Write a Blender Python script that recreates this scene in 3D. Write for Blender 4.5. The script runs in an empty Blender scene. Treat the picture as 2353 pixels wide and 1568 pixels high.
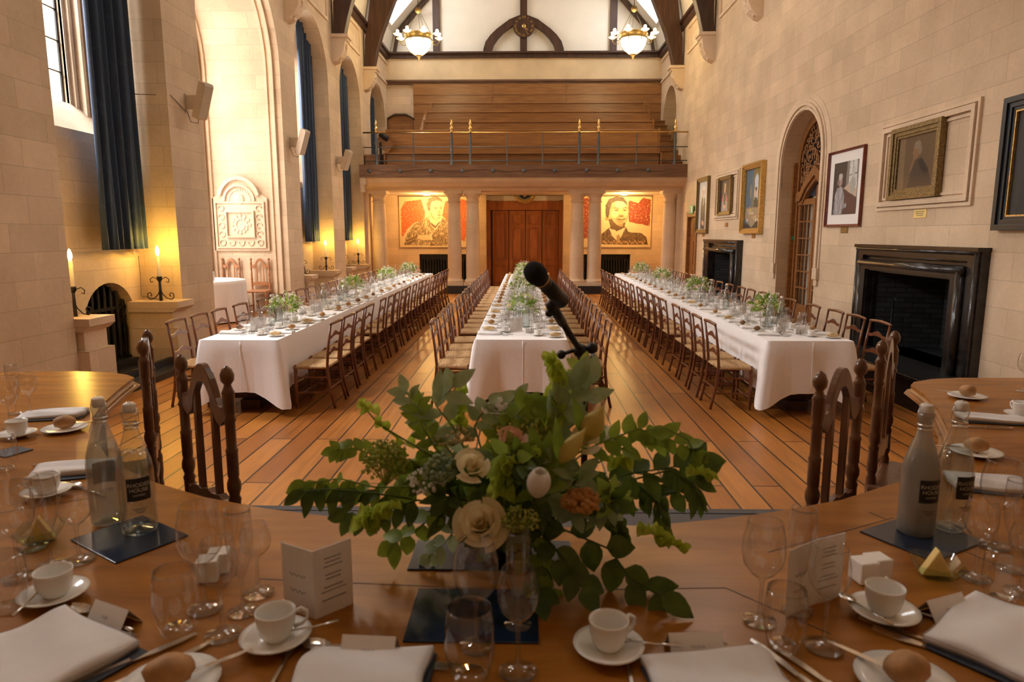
import bpy, math, random
from mathutils import Vector, Matrix, noise
from mathutils.geometry import tessellate_polygon
PI = math.pi; R = math.radians
random.seed(7)
SC = bpy.context.scene; COL = SC.collection
# ---------------------------------------------------------------- camera (frame 2353 x 1568)
F = 1567.0; CX = 1176.5; CY = 784.0; H = 1.8
TH = math.atan(247 / F); YAW = math.atan((1207 - CX) / F * math.cos(TH))
FW = Vector((-math.sin(YAW) * math.cos(TH), math.cos(YAW) * math.cos(TH), -math.sin(TH)))
RT = Vector((math.cos(YAW), math.sin(YAW), 0)); UP = RT.cross(FW)
def ray(x, y): return FW + RT * ((x - CX) / F) - UP * ((y - CY) / F)
def atz(x, y, z):                      # survey helpers: where a sight line meets a level / a plane of the hall
    d = ray(x, y); return Vector((0, 0, H)) + d * ((z - H) / d.z)
def atY(x, y, Y):
    d = ray(x, y); return Vector((0, 0, H)) + d * (Y / d.y)
cam = bpy.data.cameras.new('camera'); cam.sensor_width = 36; cam.lens = F / 2353 * 36
cam.clip_start = 0.05; cam.clip_end = 200
co = bpy.data.objects.new('camera', cam); COL.objects.link(co)
co.matrix_world = Matrix(((RT.x, UP.x, -FW.x, 0), (RT.y, UP.y, -FW.y, 0), (RT.z, UP.z, -FW.z, H), (0, 0, 0, 1)))
cam.dof.use_dof = True; cam.dof.focus_distance = 7.5; cam.dof.aperture_fstop = 5.0
SC.camera = co
# ---------------------------------------------------------------- materials
M = {}
def newmat(n):
    m = bpy.data.materials.new(n); m.use_nodes = True; M[n] = m
    nt = m.node_tree; return m, nt, nt.nodes['Principled BSDF'], nt.nodes['Material Output']
def coords(nt, kind='Object'):
    return nt.nodes.new('ShaderNodeTexCoord').outputs[kind]
def nz(nt, scale, detail=4, vec=None, sc=None, rough=.55):
    n = nt.nodes.new('ShaderNodeTexNoise'); n.inputs['Scale'].default_value = scale; n.inputs['Detail'].default_value = detail
    n.inputs['Roughness'].default_value = rough
    if vec is None: vec = coords(nt)
    if sc:
        mp = nt.nodes.new('ShaderNodeMapping'); mp.inputs['Scale'].default_value = sc; nt.links.new(vec, mp.inputs['Vector']); vec = mp.outputs[0]
    nt.links.new(vec, n.inputs['Vector']); return n
def ramp(nt, src, stops):
    r = nt.nodes.new('ShaderNodeValToRGB'); e = r.color_ramp.elements
    e[0].position, e[0].color = stops[0][0], (*stops[0][1], 1); e[1].position, e[1].color = stops[-1][0], (*stops[-1][1], 1)
    for p, c in stops[1:-1]:
        k = e.new(p); k.color = (*c, 1)
    nt.links.new(src, r.inputs[0]); return r
def bump(nt, b, src, dist, st=.5):
    n = nt.nodes.new('ShaderNodeBump'); n.inputs['Distance'].default_value = dist; n.inputs['Strength'].default_value = st
    nt.links.new(src, n.inputs['Height']); nt.links.new(n.outputs[0], b.inputs['Normal']); return n
def mul(nt, a, b, fac=1.0, mode='MULTIPLY'):
    m = nt.nodes.new('ShaderNodeMix'); m.data_type = 'RGBA'; m.blend_type = mode; m.inputs[0].default_value = fac
    nt.links.new(a, m.inputs[6]); nt.links.new(b, m.inputs[7]); return m.outputs[2]
def plain(n, col, rough=.6, metal=0, spec=.5, var=.12, sc=12, bmp=0, bs=60, sheen=0):
    m, nt, b, o = newmat(n)
    d = tuple(max(0, c * (1 - var)) for c in col); l = tuple(min(1, c * (1 + var)) for c in col)
    r = ramp(nt, nz(nt, sc).outputs[0], [(.3, d), (.7, l)]); nt.links.new(r.outputs[0], b.inputs['Base Color'])
    b.inputs['Roughness'].default_value = rough; b.inputs['Metallic'].default_value = metal
    b.inputs['Specular IOR Level'].default_value = spec
    if sheen: b.inputs['Sheen Weight'].default_value = sheen
    if bmp: bump(nt, b, nz(nt, bs).outputs[0], bmp)
    return m
def wood(n, dark, light, rough=.35, sc=(1, 1, 1), grain=6, coat=0, bmp=.001):
    m, nt, b, o = newmat(n)
    g = nz(nt, grain, 8, sc=sc, rough=.6); r = ramp(nt, g.outputs[0], [(.3, dark), (.7, light)])
    nt.links.new(r.outputs[0], b.inputs['Base Color']); b.inputs['Roughness'].default_value = rough
    b.inputs['Coat Weight'].default_value = coat; b.inputs['Coat Roughness'].default_value = .15
    if bmp: bump(nt, b, g.outputs[0], bmp, .3)
    return m
def emit(n, col, st):
    m, nt, b, o = newmat(n); b.inputs['Base Color'].default_value = (*col, 1)
    b.inputs['Emission Color'].default_value = (*col, 1); b.inputs['Emission Strength'].default_value = st; return m
def stone(n, col, bw=.86, bh=.34, mort=.010, var=.10, dark=.62, seed=0.0):
    m, nt, b, o = newmat(n); g = nt.nodes.new('ShaderNodeNewGeometry')
    sp = nt.nodes.new('ShaderNodeSeparateXYZ'); nt.links.new(g.outputs['Position'], sp.inputs[0])
    sn = nt.nodes.new('ShaderNodeSeparateXYZ'); nt.links.new(g.outputs['Normal'], sn.inputs[0])
    ab = nt.nodes.new('ShaderNodeMath'); ab.operation = 'ABSOLUTE'; nt.links.new(sn.outputs[0], ab.inputs[0])
    gt = nt.nodes.new('ShaderNodeMath'); gt.operation = 'GREATER_THAN'; gt.inputs[1].default_value = .6; nt.links.new(ab.outputs[0], gt.inputs[0])
    mx = nt.nodes.new('ShaderNodeMix'); mx.data_type = 'FLOAT'; nt.links.new(gt.outputs[0], mx.inputs[0]); nt.links.new(sp.outputs[0], mx.inputs[2]); nt.links.new(sp.outputs[1], mx.inputs[3])
    cb = nt.nodes.new('ShaderNodeCombineXYZ'); nt.links.new(mx.outputs[0], cb.inputs[0]); nt.links.new(sp.outputs[2], cb.inputs[1]); cb.inputs[2].default_value = seed
    br = nt.nodes.new('ShaderNodeTexBrick'); nt.links.new(cb.outputs[0], br.inputs['Vector'])
    for k, v in (('Scale', 1), ('Brick Width', bw), ('Row Height', bh), ('Mortar Size', mort * .5), ('Mortar Smooth', .3), ('Bias', 0)): br.inputs[k].default_value = v
    br.offset = .43; br.squash = 1.0
    a = tuple(c * (1 - var) for c in col); c2 = tuple(min(1, c * (1 + var)) for c in col)
    br.inputs['Color1'].default_value = (*a, 1); br.inputs['Color2'].default_value = (*c2, 1); br.inputs['Mortar'].default_value = (*[c * dark for c in col], 1)
    n1 = nz(nt, 1.3, 5, g.outputs['Position']); r1 = ramp(nt, n1.outputs[0], [(.3, (.86, .82, .78)), (.7, (1.08, 1.06, 1.04))])
    n2 = nz(nt, 22, 4, g.outputs['Position']); r2 = ramp(nt, n2.outputs[0], [(.2, (.93, .93, .92)), (.8, (1.05, 1.05, 1.05))])
    c = mul(nt, mul(nt, br.outputs[0], r1.outputs[0]), r2.outputs[0]); nt.links.new(c, b.inputs['Base Color'])
    b.inputs['Roughness'].default_value = .8; b.inputs['Specular IOR Level'].default_value = .25
    inv = nt.nodes.new('ShaderNodeMath'); inv.operation = 'SUBTRACT'; inv.inputs[0].default_value = 1; nt.links.new(br.outputs['Fac'], inv.inputs[1])
    bump(nt, b, inv.outputs[0], .004, .5); return m
stone('limestone', (.68, .54, .385), .66, .27, .007, .075, .76); stone('limestone_trim', (.72, .58, .43), 3.0, .54, .005, .04, .85)
stone('firebrick', (.030, .034, .038), .21, .065, .012, .25, .35); stone('outer_stone', (.33, .24, .15), .45, .2, .02, .2)
plain('plaster', (.76, .70, .60), .85, var=.03, sc=2); plain('band_plaster', (.66, .50, .30), .85, var=.12, sc=1.5)
plain('slate', (.018, .018, .020), .35, var=.4, sc=5); plain('black_marble', (.022, .018, .017), .22, var=.5, sc=9)
plain('dais_carpet', (.10, .088, .082), .95, var=.3, sc=300, bmp=.002, bs=400)
plain('iron', (.030, .028, .027), .45, metal=.6, var=.3); plain('rail_iron', (.10, .11, .12), .45, metal=.4)
plain('brass', (.85, .55, .20), .22, metal=1, var=.05); plain('silver', (.80, .78, .75), .16, metal=1, var=.04)
plain('gilt', (.62, .40, .13), .38, metal=.7, var=.35, sc=40, bmp=.004, bs=45); plain('dull_gilt', (.22, .15, .06), .45, metal=.6, var=.55, sc=50, bmp=.006, bs=40)
plain('linen', (.90, .865, .86), .85, var=.02, sc=30, bmp=.0006, bs=900, sheen=.2)
plain('napkin_cloth', (.80, .77, .76), .9, var=.03, sc=20, bmp=.0005, bs=700)
plain('china', (.86, .84, .80), .12, var=.02); plain('card', (.84, .80, .77), .8, var=.02); plain('ink', (.12, .11, .11), .8)
plain('crust', (.46, .24, .09), .6, var=.4, sc=14, bmp=.002, bs=50); plain('dark_crust', (.24, .12, .055), .65, var=.35, sc=20, bmp=.003, bs=60)
plain('flour', (.70, .50, .27), .8, var=.35, sc=25, bmp=.003, bs=70)
plain('navy_mat', (.010, .022, .050), .14, var=.25, sc=4); plain('navy_leather', (.018, .026, .045), .5, var=.3, sc=40)
plain('black_plastic', (.012, .012, .013), .42, var=.2); plain('foam', (.008, .008, .009), .95, var=.5, sc=300, bmp=.003, bs=500)
plain('speaker_grey', (.52, .42, .32), .6, var=.05); plain('wax', (.86, .80, .66), .45, var=.03)
plain('stopper', (.72, .68, .63), .3, var=.03); plain('label_black', (.008, .008, .010), .5); plain('label_text', (.50, .47, .42), .6)
plain('butter', (.88, .66, .24), .4, var=.06); plain('rim_brown', (.10, .03, .015), .4); plain('exit_green', (.02, .34, .14), .5)
plain('mat_board', (.84, .82, .80), .8, var=.01); plain('black_frame', (.018, .022, .028), .3); plain('cable', (.22, .17, .12), .7)
wood('oak', (.19, .075, .022), (.36, .165, .055), .38, (1, 6, 8), 3.0); wood('pew_oak', (.20, .078, .020), (.36, .165, .048), .35, (1, 10, 14), 1.6, .1)
wood('dark_beam', (.030, .012, .006), (.085, .035, .017), .5, (8, 8, 1), 1.2); wood('bressummer', (.10, .045, .022), (.22, .11, .055), .5, (1, 8, 10), 1.6)
wood('chair_wood', (.085, .022, .008), (.21, .066, .022), .30, (10, 10, 2), 3, .2); wood('arch_chair_wood', (.085, .030, .012), (.19, .078, .032), .28, (12, 12, 2), 3, .4)
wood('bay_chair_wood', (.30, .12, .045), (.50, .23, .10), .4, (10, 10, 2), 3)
wood('door_oak', (.26, .082, .016), (.42, .15, .034), .4, (8, 8, 1), 1.5); wood('red_frame', (.12, .022, .010), (.22, .045, .02), .3, (2, 2, 2), 5)
wood('table_wood', (.23, .078, .011), (.40, .155, .024), .27, (1.2, 7, 1), 1.8, 0, 0); M['table_wood'].node_tree.nodes['Principled BSDF'].inputs['Specular IOR Level'].default_value = .5; M['table_wood'].node_tree.nodes['Principled BSDF'].inputs['Specular Tint'].default_value = (1, .56, .20, 1); wood('edge_wood', (.28, .12, .035), (.45, .21, .07), .3, (3, 3, 3), 4, .3)
def rush():
    m, nt, b, o = newmat('rush'); w = nt.nodes.new('ShaderNodeTexNoise'); w.inputs['Scale'].default_value = 9; w.inputs['Detail'].default_value = 6
    mp = nt.nodes.new('ShaderNodeMapping'); mp.inputs['Scale'].default_value = (1, 14, 1); nt.links.new(coords(nt), mp.inputs[0]); nt.links.new(mp.outputs[0], w.inputs['Vector'])
    r = ramp(nt, w.outputs[0], [(.3, (.24, .12, .045)), (.5, (.46, .27, .11)), (.75, (.62, .41, .20))]); nt.links.new(r.outputs[0], b.inputs['Base Color'])
    b.inputs['Roughness'].default_value = .75; bump(nt, b, w.outputs[0], .006, .7)
rush()
def velvet():
    m, nt, b, o = newmat('velvet'); v = nt.nodes.new('ShaderNodeTexVoronoi'); v.feature = 'DISTANCE_TO_EDGE'; v.inputs['Scale'].default_value = 3.2
    mp = nt.nodes.new('ShaderNodeMapping'); mp.inputs['Scale'].default_value = (1, 1, .6); nt.links.new(coords(nt), mp.inputs[0]); nt.links.new(mp.outputs[0], v.inputs['Vector'])
    r = ramp(nt, v.outputs['Distance'], [(.0, (.034, .052, .085)), (.03, (.020, .036, .066))]); nt.links.new(r.outputs[0], b.inputs['Base Color'])
    b.inputs['Roughness'].default_value = .75; b.inputs['Sheen Weight'].default_value = .35; b.inputs['Sheen Tint'].default_value = (.3, .5, .9, 1)
velvet()
def boards():
    m, nt, b, o = newmat('floorboards'); g = nt.nodes.new('ShaderNodeNewGeometry'); sp = nt.nodes.new('ShaderNodeSeparateXYZ'); nt.links.new(g.outputs['Position'], sp.inputs[0])
    cb = nt.nodes.new('ShaderNodeCombineXYZ'); nt.links.new(sp.outputs[1], cb.inputs[0]); nt.links.new(sp.outputs[0], cb.inputs[1])
    br = nt.nodes.new('ShaderNodeTexBrick'); nt.links.new(cb.outputs[0], br.inputs['Vector'])
    for k, v in (('Scale', 1), ('Brick Width', 2.9), ('Row Height', .205), ('Mortar Size', .0085), ('Mortar Smooth', .2), ('Bias', 0)): br.inputs[k].default_value = v
    br.offset = .37; br.inputs['Color1'].default_value = (.31, .108, .020, 1); br.inputs["Color2"].default_value = (.51, .212, .045, 1); br.inputs['Mortar'].default_value = (.030, .012, .006, 1)
    n1 = nz(nt, 2.2, 8, g.outputs['Position'], sc=(9, .8, 1), rough=.65); r1 = ramp(nt, n1.outputs[0], [(.25, (.60, .55, .5)), (.75, (1.25, 1.2, 1.1))])
    n2 = nz(nt, .9, 4, g.outputs['Position']); r2 = ramp(nt, n2.outputs[0], [(.3, (.80, .74, .68)), (.7, (1.12, 1.12, 1.1))])
    nt.links.new(mul(nt, mul(nt, br.outputs[0], r1.outputs[0]), r2.outputs[0]), b.inputs['Base Color'])
    rr = ramp(nt, n1.outputs[0], [(.2, (.26, .26, .26)), (.8, (.42, .42, .42))]); nt.links.new(rr.outputs[0], b.inputs['Roughness'])
    inv = nt.nodes.new('ShaderNodeMath'); inv.operation = 'SUBTRACT'; inv.inputs[0].default_value = 1; nt.links.new(br.outputs['Fac'], inv.inputs[1])
    bump(nt, b, inv.outputs[0], .006, .6); b.inputs['Specular IOR Level'].default_value = .6; b.inputs['Specular Tint'].default_value = (1, .78, .52, 1)
boards()
def glass(n, tint=(.98, .98, .98), edge=.95, blend=.42, rough=.0, milk=0, milkcol=(.6, .6, .6)):
    m, nt, b, o = newmat(n); nt.nodes.remove(b)
    t = nt.nodes.new('ShaderNodeBsdfTransparent'); g = nt.nodes.new('ShaderNodeBsdfGlossy'); g.inputs['Roughness'].default_value = rough
    lw = nt.nodes.new('ShaderNodeLayerWeight'); lw.inputs['Blend'].default_value = blend
    tr_ = ramp(nt, lw.outputs['Facing'], [(0, tint), (.55, tuple(c * .97 for c in tint)), (.85, tuple(c * .82 for c in tint)), (1, tuple(c * .68 for c in tint))]); nt.links.new(tr_.outputs[0], t.inputs[0])
    mr = ramp(nt, lw.outputs['Facing'], [(0, (.10,) * 3), (.5, (.14,) * 3), (1, (edge,) * 3)])
    mx = nt.nodes.new('ShaderNodeMixShader'); nt.links.new(mr.outputs[0], mx.inputs[0])
    a = t.outputs[0]
    if milk:
        d = nt.nodes.new('ShaderNodeBsdfDiffuse'); d.inputs[0].default_value = (*milkcol, 1); tr = nt.nodes.new('ShaderNodeBsdfTranslucent'); tr.inputs[0].default_value = (*milkcol, 1)
        m0 = nt.nodes.new('ShaderNodeMixShader'); m0.inputs[0].default_value = .5; nt.links.new(d.outputs[0], m0.inputs[1]); nt.links.new(tr.outputs[0], m0.inputs[2])
        m1 = nt.nodes.new('ShaderNodeMixShader'); m1.inputs[0].default_value = milk; nt.links.new(a, m1.inputs[1]); nt.links.new(m0.outputs[0], m1.inputs[2]); a = m1.outputs[0]
    nt.links.new(a, mx.inputs[1]); nt.links.new(g.outputs[0], mx.inputs[2]); nt.links.new(mx.outputs[0], o.inputs[0])
glass('crystal'); glass('bottle_glass', (.94, .97, .96), .9, .45); glass('frosted', (.85, .85, .83), .3, .3, .25, .55, (.47, .43, .37)); glass('misted', (.88, .90, .88), .7, .4, .12, .26, (.62, .59, .54)); glass('water', (.86, .88, .88), .5, .45)
glass('window_glass', (.97, .98, .99), .25, .1); glass('dish_glass', (.80, .93, .86), .6, .35)
def leafmat(n, c, c2):
    m, nt, b, o = newmat(n); r = ramp(nt, nz(nt, 18).outputs[0], [(.3, c), (.7, c2)]); nt.links.new(r.outputs[0], b.inputs['Base Color'])
    b.inputs['Roughness'].default_value = .45; tr = nt.nodes.new('ShaderNodeBsdfTranslucent'); nt.links.new(r.outputs[0], tr.inputs[0])
    mx = nt.nodes.new('ShaderNodeMixShader'); mx.inputs[0].default_value = .42; nt.links.new(b.outputs[0], mx.inputs[1]); nt.links.new(tr.outputs[0], mx.inputs[2]); nt.links.new(mx.outputs[0], o.inputs[0])
leafmat('leaf_dark', (.050, .095, .014), (.13, .20, .030)); leafmat('leaf_mid', (.17, .27, .028), (.33, .46, .06)); leafmat('leaf_grey', (.25, .34, .17), (.45, .55, .32))
leafmat('bell_green', (.42, .55, .05), (.66, .76, .14)); leafmat('umbel_green', (.38, .44, .07), (.64, .66, .18)); leafmat('stem_green', (.10, .16, .04), (.2, .25, .08))
leafmat('petal_cream', (.84, .70, .40), (.93, .84, .58)); leafmat('petal_white', (.80, .70, .58), (.90, .84, .74)); leafmat('petal_peach', (.80, .38, .22), (.88, .62, .42)); leafmat('petal_orange', (.55, .25, .06), (.75, .42, .14))
leafmat('bud_yellow', (.60, .50, .14), (.80, .68, .26)); leafmat('petal_snow', (.86, .84, .72), (.92, .90, .82)); leafmat('leaf_fresh', (.28, .44, .06), (.48, .62, .13))
emit('bulb', (1.0, .72, .30), 26); emit('bowl_glow', (1.0, .86, .50), 5.0); emit('shade_glow', (1.0, .78, .30), 4.0); emit('spot_glow', (1, .85, .55), 25)
def paintmat():
    m, nt, b, o = newmat('painted'); a = nt.nodes.new('ShaderNodeVertexColor'); a.layer_name = 'Col'; nt.links.new(a.outputs[0], b.inputs['Base Color']); b.inputs['Roughness'].default_value = .55
    m, nt, b, o = newmat('painted_glazed'); a = nt.nodes.new('ShaderNodeVertexColor'); a.layer_name = 'Col'; nt.links.new(a.outputs[0], b.inputs['Base Color']); b.inputs['Roughness'].default_value = .06
paintmat()
# ---------------------------------------------------------------- mesh builder
class MB:
    def __init__(s): s.v = []; s.f = []; s.sm = []; s.x = Matrix()
    def add(s, vs, fs, smooth=False):
        o = len(s.v); x = s.x
        s.v += [tuple(x @ Vector(p)) for p in vs]; s.f += [tuple(i + o for i in f) for f in fs]; s.sm += [smooth] * len(fs); return s
    def box(s, x0, x1, y0, y1, z0, z1):
        return s.add([(x0, y0, z0), (x1, y0, z0), (x1, y1, z0), (x0, y1, z0), (x0, y0, z1), (x1, y0, z1), (x1, y1, z1), (x0, y1, z1)],
                     [(0, 3, 2, 1), (4, 5, 6, 7), (0, 1, 5, 4), (1, 2, 6, 5), (2, 3, 7, 6), (3, 0, 4, 7)])
    def bar(s, a, b, w, d=None, up=(0, 0, 1)):                    # box along a->b
        a = Vector(a); b = Vector(b); d = d or w; t = (b - a).normalized(); u = Vector(up)
        if abs(t.dot(u)) > .98: u = Vector((0, 1, 0))
        sx = t.cross(u).normalized(); sy = sx.cross(t)
        vs = [p + sx * i * w / 2 + sy * j * d / 2 for p in (a, b) for i, j in ((-1, -1), (1, -1), (1, 1), (-1, 1))]
        return s.add(vs, [(3, 2, 1, 0), (4, 5, 6, 7), (0, 1, 5, 4), (1, 2, 6, 5), (2, 3, 7, 6), (3, 0, 4, 7)])
    def tube(s, pts, r, n=8, cap=True):
        pts = [Vector(p) for p in pts]; rs = r if isinstance(r, (list, tuple)) else [r] * len(pts); vs = []; fs = []
        u = None
        for i, p in enumerate(pts):
            t = (pts[min(i + 1, len(pts) - 1)] - pts[max(i - 1, 0)]).normalized()
            if u is None: u = Vector((0, 0, 1)) if abs(t.z) < .9 else Vector((1, 0, 0))
            a = t.cross(u).normalized() if t.cross(u).length > 1e-4 else Vector((1, 0, 0)); b = a.cross(t).normalized(); u = b
            # ring
            vs += [p + (a * math.cos(2 * PI * k / n) + b * math.sin(2 * PI * k / n)) * rs[i] for k in range(n)]
        for i in range(len(pts) - 1):
            fs += [(i * n + k, i * n + (k + 1) % n, (i + 1) * n + (k + 1) % n, (i + 1) * n + k) for k in range(n)]
        if cap: fs += [tuple(range(n))[::-1], tuple((len(pts) - 1) * n + k for k in range(n))]
        return s.add(vs, fs, True)
    def lathe(s, prof, n=16, c=(0, 0, 0)):                         # prof: (r, z)
        vs = []; fs = []
        for r, z in prof: vs += [(c[0] + r * math.cos(2 * PI * k / n), c[1] + r * math.sin(2 * PI * k / n), c[2] + z) for k in range(n)]
        for i in range(len(prof) - 1): fs += [(i * n + k, i * n + (k + 1) % n, (i + 1) * n + (k + 1) % n, (i + 1) * n + k) for k in range(n)]
        return s.add(vs, fs, True)
    def prism(s, poly, a, b, axis='z', holes=()):                  # poly in the plane across axis, extruded a..b; axis x: (y,z), y: (x,z), z: (x,y)
        loops = [list(poly)] + [list(h) for h in holes]
        P = {'x': lambda p, t: (t, p[0], p[1]), 'y': lambda p, t: (p[0], t, p[1]), 'z': lambda p, t: (p[0], p[1], t)}[axis]
        flat = [p for l in loops for p in l]; n = len(flat)
        tri = tessellate_polygon([[Vector((p[0], p[1], 0)) for p in l] for l in loops])
        vs = [P(p, a) for p in flat] + [P(p, b) for p in flat]
        fs = [tuple(t) for t in tri] + [tuple(i + n for i in t[::-1]) for t in tri]; o = 0
        for l in loops:
            m = len(l); fs += [(o + i, o + (i + 1) % m, n + o + (i + 1) % m, n + o + i) for i in range(m)]; o += m
        return s.add(vs, fs)
    def ball(s, c, r, n=10, m=6, sc=(1, 1, 1), nse=0, seed=0):
        vs = []; fs = []
        for i in range(m + 1):
            a = PI * i / m
            for k in range(n):
                d = Vector((math.sin(a) * math.cos(2 * PI * k / n), math.sin(a) * math.sin(2 * PI * k / n), math.cos(a)))
                q = 1 + (nse * noise.noise(d * 1.7 + Vector((seed, seed * .7, 0))) if nse else 0)
                vs.append((c[0] + d.x * r * sc[0] * q, c[1] + d.y * r * sc[1] * q, c[2] + d.z * r * sc[2] * q))
        for i in range(m): fs += [(i * n + k, (i + 1) * n + k, (i + 1) * n + (k + 1) % n, i * n + (k + 1) % n) for k in range(n)]
        return s.add(vs, fs, True)
    def grid(s, nu, nv, fn, smooth=True):
        vs = [fn(i / nu, j / nv) for j in range(nv + 1) for i in range(nu + 1)]
        return s.add(vs, [(j * (nu + 1) + i, j * (nu + 1) + i + 1, (j + 1) * (nu + 1) + i + 1, (j + 1) * (nu + 1) + i) for j in range(nv) for i in range(nu)], smooth)
    def mesh(s, name, mat, fix=True):
        me = bpy.data.meshes.new(name); me.from_pydata(s.v, [], s.f); me.polygons.foreach_set('use_smooth', s.sm)
        for m in (mat if isinstance(mat, list) else [mat]): me.materials.append(M[m] if isinstance(m, str) else m)
        if fix:
            import bmesh
            bm = bmesh.new(); bm.from_mesh(me); bmesh.ops.remove_doubles(bm, verts=bm.verts, dist=1e-5); bmesh.ops.recalc_face_normals(bm, faces=bm.faces); bm.to_mesh(me); bm.free()
        me.update(); return me
    def build(s, name, mat, parent=None, loc=None, rz=0, fix=True, bev=0):
        o = bpy.data.objects.new(name, s.mesh(name, mat, fix)); COL.objects.link(o)
        if parent: o.parent = parent
        if loc is not None: o.location = loc
        if rz: o.rotation_euler.z = rz
        if bev:
            md = o.modifiers.new('bevel', 'BEVEL'); md.width = bev; md.segments = 2; md.limit_method = 'ANGLE'; md.angle_limit = R(40)
        return o
def tag(o, label=None, cat=None, group=None, kind=None):
    for k, v in (('label', label), ('category', cat), ('group', group), ('kind', kind)):
        if v: o[k] = v
    return o
def empty(name, loc=(0, 0, 0), rz=0, label=None, cat=None, group=None):
    o = bpy.data.objects.new(name, None); COL.objects.link(o); o.empty_display_size = .1; o.location = loc; o.rotation_euler.z = rz
    return tag(o, label, cat, group)
def struct(mb, name, mat, bev=0): return tag(mb.build(name, mat, bev=bev), kind='structure')
def copy_tree(o, parent=None):
    c = o.copy(); COL.objects.link(c)
    if parent: c.parent = parent
    for ch in list(o.children): copy_tree(ch, c)
    return c
def place(o, loc, rz=0, label=None, group=None, sc=None):
    c = copy_tree(o) if o.get('used') else o
    o['used'] = 1; c.location = loc; c.rotation_euler.z = rz
    if sc: c.scale = (sc, sc, sc)
    if 'used' in c and c is not o: del c['used']
    if label: c['label'] = label
    if group: c['group'] = group
    return c
ORD = ['first', 'second', 'third', 'fourth', 'fifth', 'sixth', 'seventh', 'eighth', 'ninth', 'tenth', 'eleventh', 'twelfth', 'thirteenth', 'fourteenth', 'fifteenth', 'sixteenth', 'seventeenth', 'eighteenth', 'nineteenth', 'twentieth']
WIN, BAYP, SKYL, CANDLE, CHP, UND, HALL, SKYB, EXPO = 1800, 260, 70, 9, 36, 60, .38, 3.2, 0.80
# ================================================================ ROOM SHELL
XL, XR, YB = -4.79, 4.63, 25.0
def arch(y0, y1, z0, zs, n=16, rise=None):                          # opening outline, round-headed
    c = (y0 + y1) / 2; r = (y1 - y0) / 2; h = rise or r
    return [(y0, z0)] + [(c - r * math.cos(PI * i / n), zs + h * math.sin(PI * i / n)) for i in range(n + 1)] + [(y1, z0)]
fl = MB().box(-7.5, 6, -2, 25.2, -.3, 0); struct(fl, 'floor', 'floorboards')
REC = [(3.7, 6.0), (7.1, 9.42), (14.75, 17.2), (18.25, 20.5), (21.75, 24.1)]; BAY = (10.4, 13.85)
holes = [arch(a, b, .001 if b < 21 else 3.9, 5.42) for a, b in REC] + [arch(*BAY, .001, 4.95)]
struct(MB().prism([(-2, 0), (25.2, 0), (25.2, 7.75), (-2, 7.75)], XL - .55, XL, 'x', holes), 'wall_left', 'limestone')
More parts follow.
